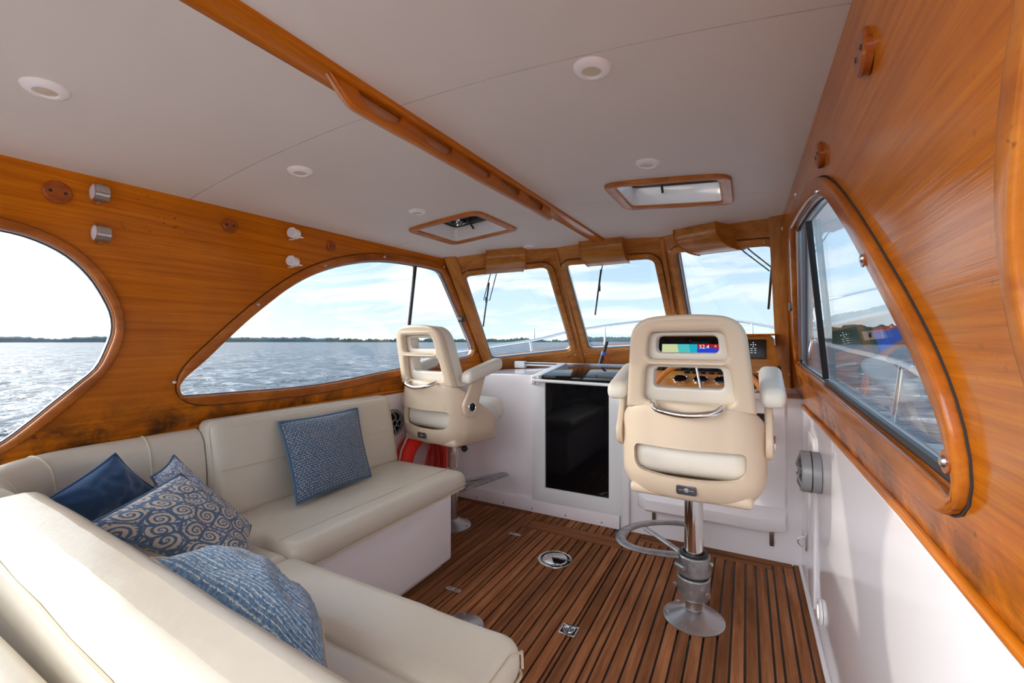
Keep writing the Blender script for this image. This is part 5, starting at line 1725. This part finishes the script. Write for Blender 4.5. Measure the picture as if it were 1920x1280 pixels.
# ------------------------------------------------------------------ water and far shore
m = bpy.data.materials.new('water'); m.use_nodes = True
t = NT(m.node_tree)
b = t.new('ShaderNodeBsdfPrincipled'); out = t.new('ShaderNodeOutputMaterial'); t.link(b.outputs[0], out.inputs[0])
geo = t.new('ShaderNodeNewGeometry')
b.inputs['Base Color'].default_value = (0.055, 0.085, 0.125, 1)
b.inputs['Roughness'].default_value = 0.28
b.inputs['IOR'].default_value = 1.33
v1 = t.vmath('MULTIPLY', geo.outputs['Position'], (0.55, 1.0, 1.0))
na = t.noise(v1, 1.4, 5, 0.62, 0.4)
nb_ = t.noise(v1, 0.16, 4, 0.6, 0.3)
nc_ = t.noise(v1, 0.5, 4, 0.6, 0.5)
hh = t.math('ADD', t.math('ADD', t.math('MULTIPLY', na, 0.30), t.math('MULTIPLY', nc_, 0.8)), t.math('MULTIPLY', nb_, 2.0))
bp = t.new('ShaderNodeBump'); bp.inputs['Strength'].default_value = 1.0; bp.inputs['Distance'].default_value = 1.6
t.link(hh, bp.inputs['Height']); t.link(bp.outputs[0], b.inputs['Normal'])
cr_ = t.ramp(t.noise(v1, 0.9, 7, 0.72, 0.6), [(0.44, (0.035, 0.055, 0.085)), (0.54, (0.08, 0.11, 0.145)), (0.62, (0.44, 0.48, 0.52))])  # pale crests painted into the colour for sky glints and foam
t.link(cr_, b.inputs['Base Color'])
MATS['water'] = m
m['_b'] = b.name

WZ = -0.95
N = 220
gx = np.linspace(-1, 1, N)
gx = np.sign(gx) * (np.abs(gx) ** 2.2) * 160
bm = bmesh.new()
V = {}
for i, x in enumerate(gx):
    for j, y in enumerate(gx):
        d = math.hypot(x, y)
        k = max(0.0, 1 - d / 150.0)
        z = 0.11 * noise.noise(Vector((x * 0.35, y * 0.6, 0))) + 0.05 * noise.noise(Vector((x * 1.1, y * 1.7, 5)))
        V[i, j] = bm.verts.new((x + 0.0, y + 2.0, WZ + z * k))
for i in range(N - 1):
    for j in range(N - 1):
        bm.faces.new((V[i, j], V[i + 1, j], V[i + 1, j + 1], V[i, j + 1]))
# ring out to the horizon
Rf = 9000
cor = [bm.verts.new((sx * Rf, sy * Rf, WZ)) for sx, sy in ((-1, -1), (1, -1), (1, 1), (-1, 1))]
ic = [V[0, 0], V[N - 1, 0], V[N - 1, N - 1], V[0, N - 1]]
for k in range(4):
    bm.faces.new((ic[k], ic[(k + 1) % 4], cor[(k + 1) % 4], cor[k]))
bmesh.ops.recalc_face_normals(bm, faces=bm.faces)
me = new_mesh(bm, smooth=180)
if me.polygons[0].normal.z < 0: me.flip_normals()
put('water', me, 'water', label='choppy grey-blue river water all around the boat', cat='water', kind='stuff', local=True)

mat('trees_far', rgb(86, 108, 112), 0.95, mottled=(0.02, 0.35))  # distance haze mixed into this greyer tree colour
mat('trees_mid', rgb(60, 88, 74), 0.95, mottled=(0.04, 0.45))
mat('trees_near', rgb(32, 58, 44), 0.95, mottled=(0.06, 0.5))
mat('beach', rgb(178, 164, 132), 0.9)


def shore(name, az0, az1, dist, hfun, m, label, n=260, depth=60):
    """a band of trees on the far bank, azimuth in degrees from straight ahead, positive to port"""
    bm = bmesh.new(); rows = []
    for i in range(n + 1):
        az = math.radians(az0 + (az1 - az0) * i / n)
        dx, dy = -math.sin(az), math.cos(az)
        h_ = hfun(i / n, i)
        base_ = Vector((dx * dist, dy * dist, WZ - 0.2))
        bk_ = Vector((dx * (dist + depth), dy * (dist + depth), WZ - 0.2))
        mid_ = Vector((dx * (dist + depth * 0.35), dy * (dist + depth * 0.35), 0))
        rows.append([bm.verts.new(base_), bm.verts.new(base_ + Vector((dx * 3, dy * 3, h_ * 0.75))), bm.verts.new(mid_ + Vector((0, 0, WZ + h_))), bm.verts.new(bk_ + Vector((0, 0, h_ * 0.8))), bm.verts.new(bk_)])
    for A, B in zip(rows, rows[1:]):
        for k in range(4): bm.faces.new((A[k], A[k + 1], B[k + 1], B[k]))
    bm.faces.new(rows[0]); bm.faces.new(rows[-1])
    bmesh.ops.recalc_face_normals(bm, faces=bm.faces)
    put(name, new_mesh(bm, smooth=20), m, label=label, cat='trees', kind='stuff')


def hf(base_, amp, sd, env=None):
    rr = random.Random(sd)
    def f(t_, i):
        h_ = base_ + amp * (noise.noise(Vector((t_ * 9, sd, 0))) + 0.5 * noise.noise(Vector((t_ * 31, sd, 2)))) + amp * 0.55 * rr.random()
        if env: h_ *= env(t_)
        return max(1.5, h_)
    return f


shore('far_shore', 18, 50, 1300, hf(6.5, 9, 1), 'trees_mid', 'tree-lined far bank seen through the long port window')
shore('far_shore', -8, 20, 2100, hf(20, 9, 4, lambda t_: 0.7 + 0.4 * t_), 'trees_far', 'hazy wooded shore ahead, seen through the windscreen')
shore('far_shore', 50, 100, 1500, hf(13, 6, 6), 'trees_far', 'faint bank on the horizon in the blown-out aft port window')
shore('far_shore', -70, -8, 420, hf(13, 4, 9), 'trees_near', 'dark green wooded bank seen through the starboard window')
# mast on the far shore
mt = thing('radio_mast', (-560, 1180, WZ), 'thin lattice mast on the far shore, seen in the port windscreen pane', 'mast')
put('lattice', tube([(-560, 1180, WZ), (-560, 1180, WZ + 42)], 0.9, n=4, taper=lambda q: 1.6 - 1.1 * q), 'trees_far', mt)
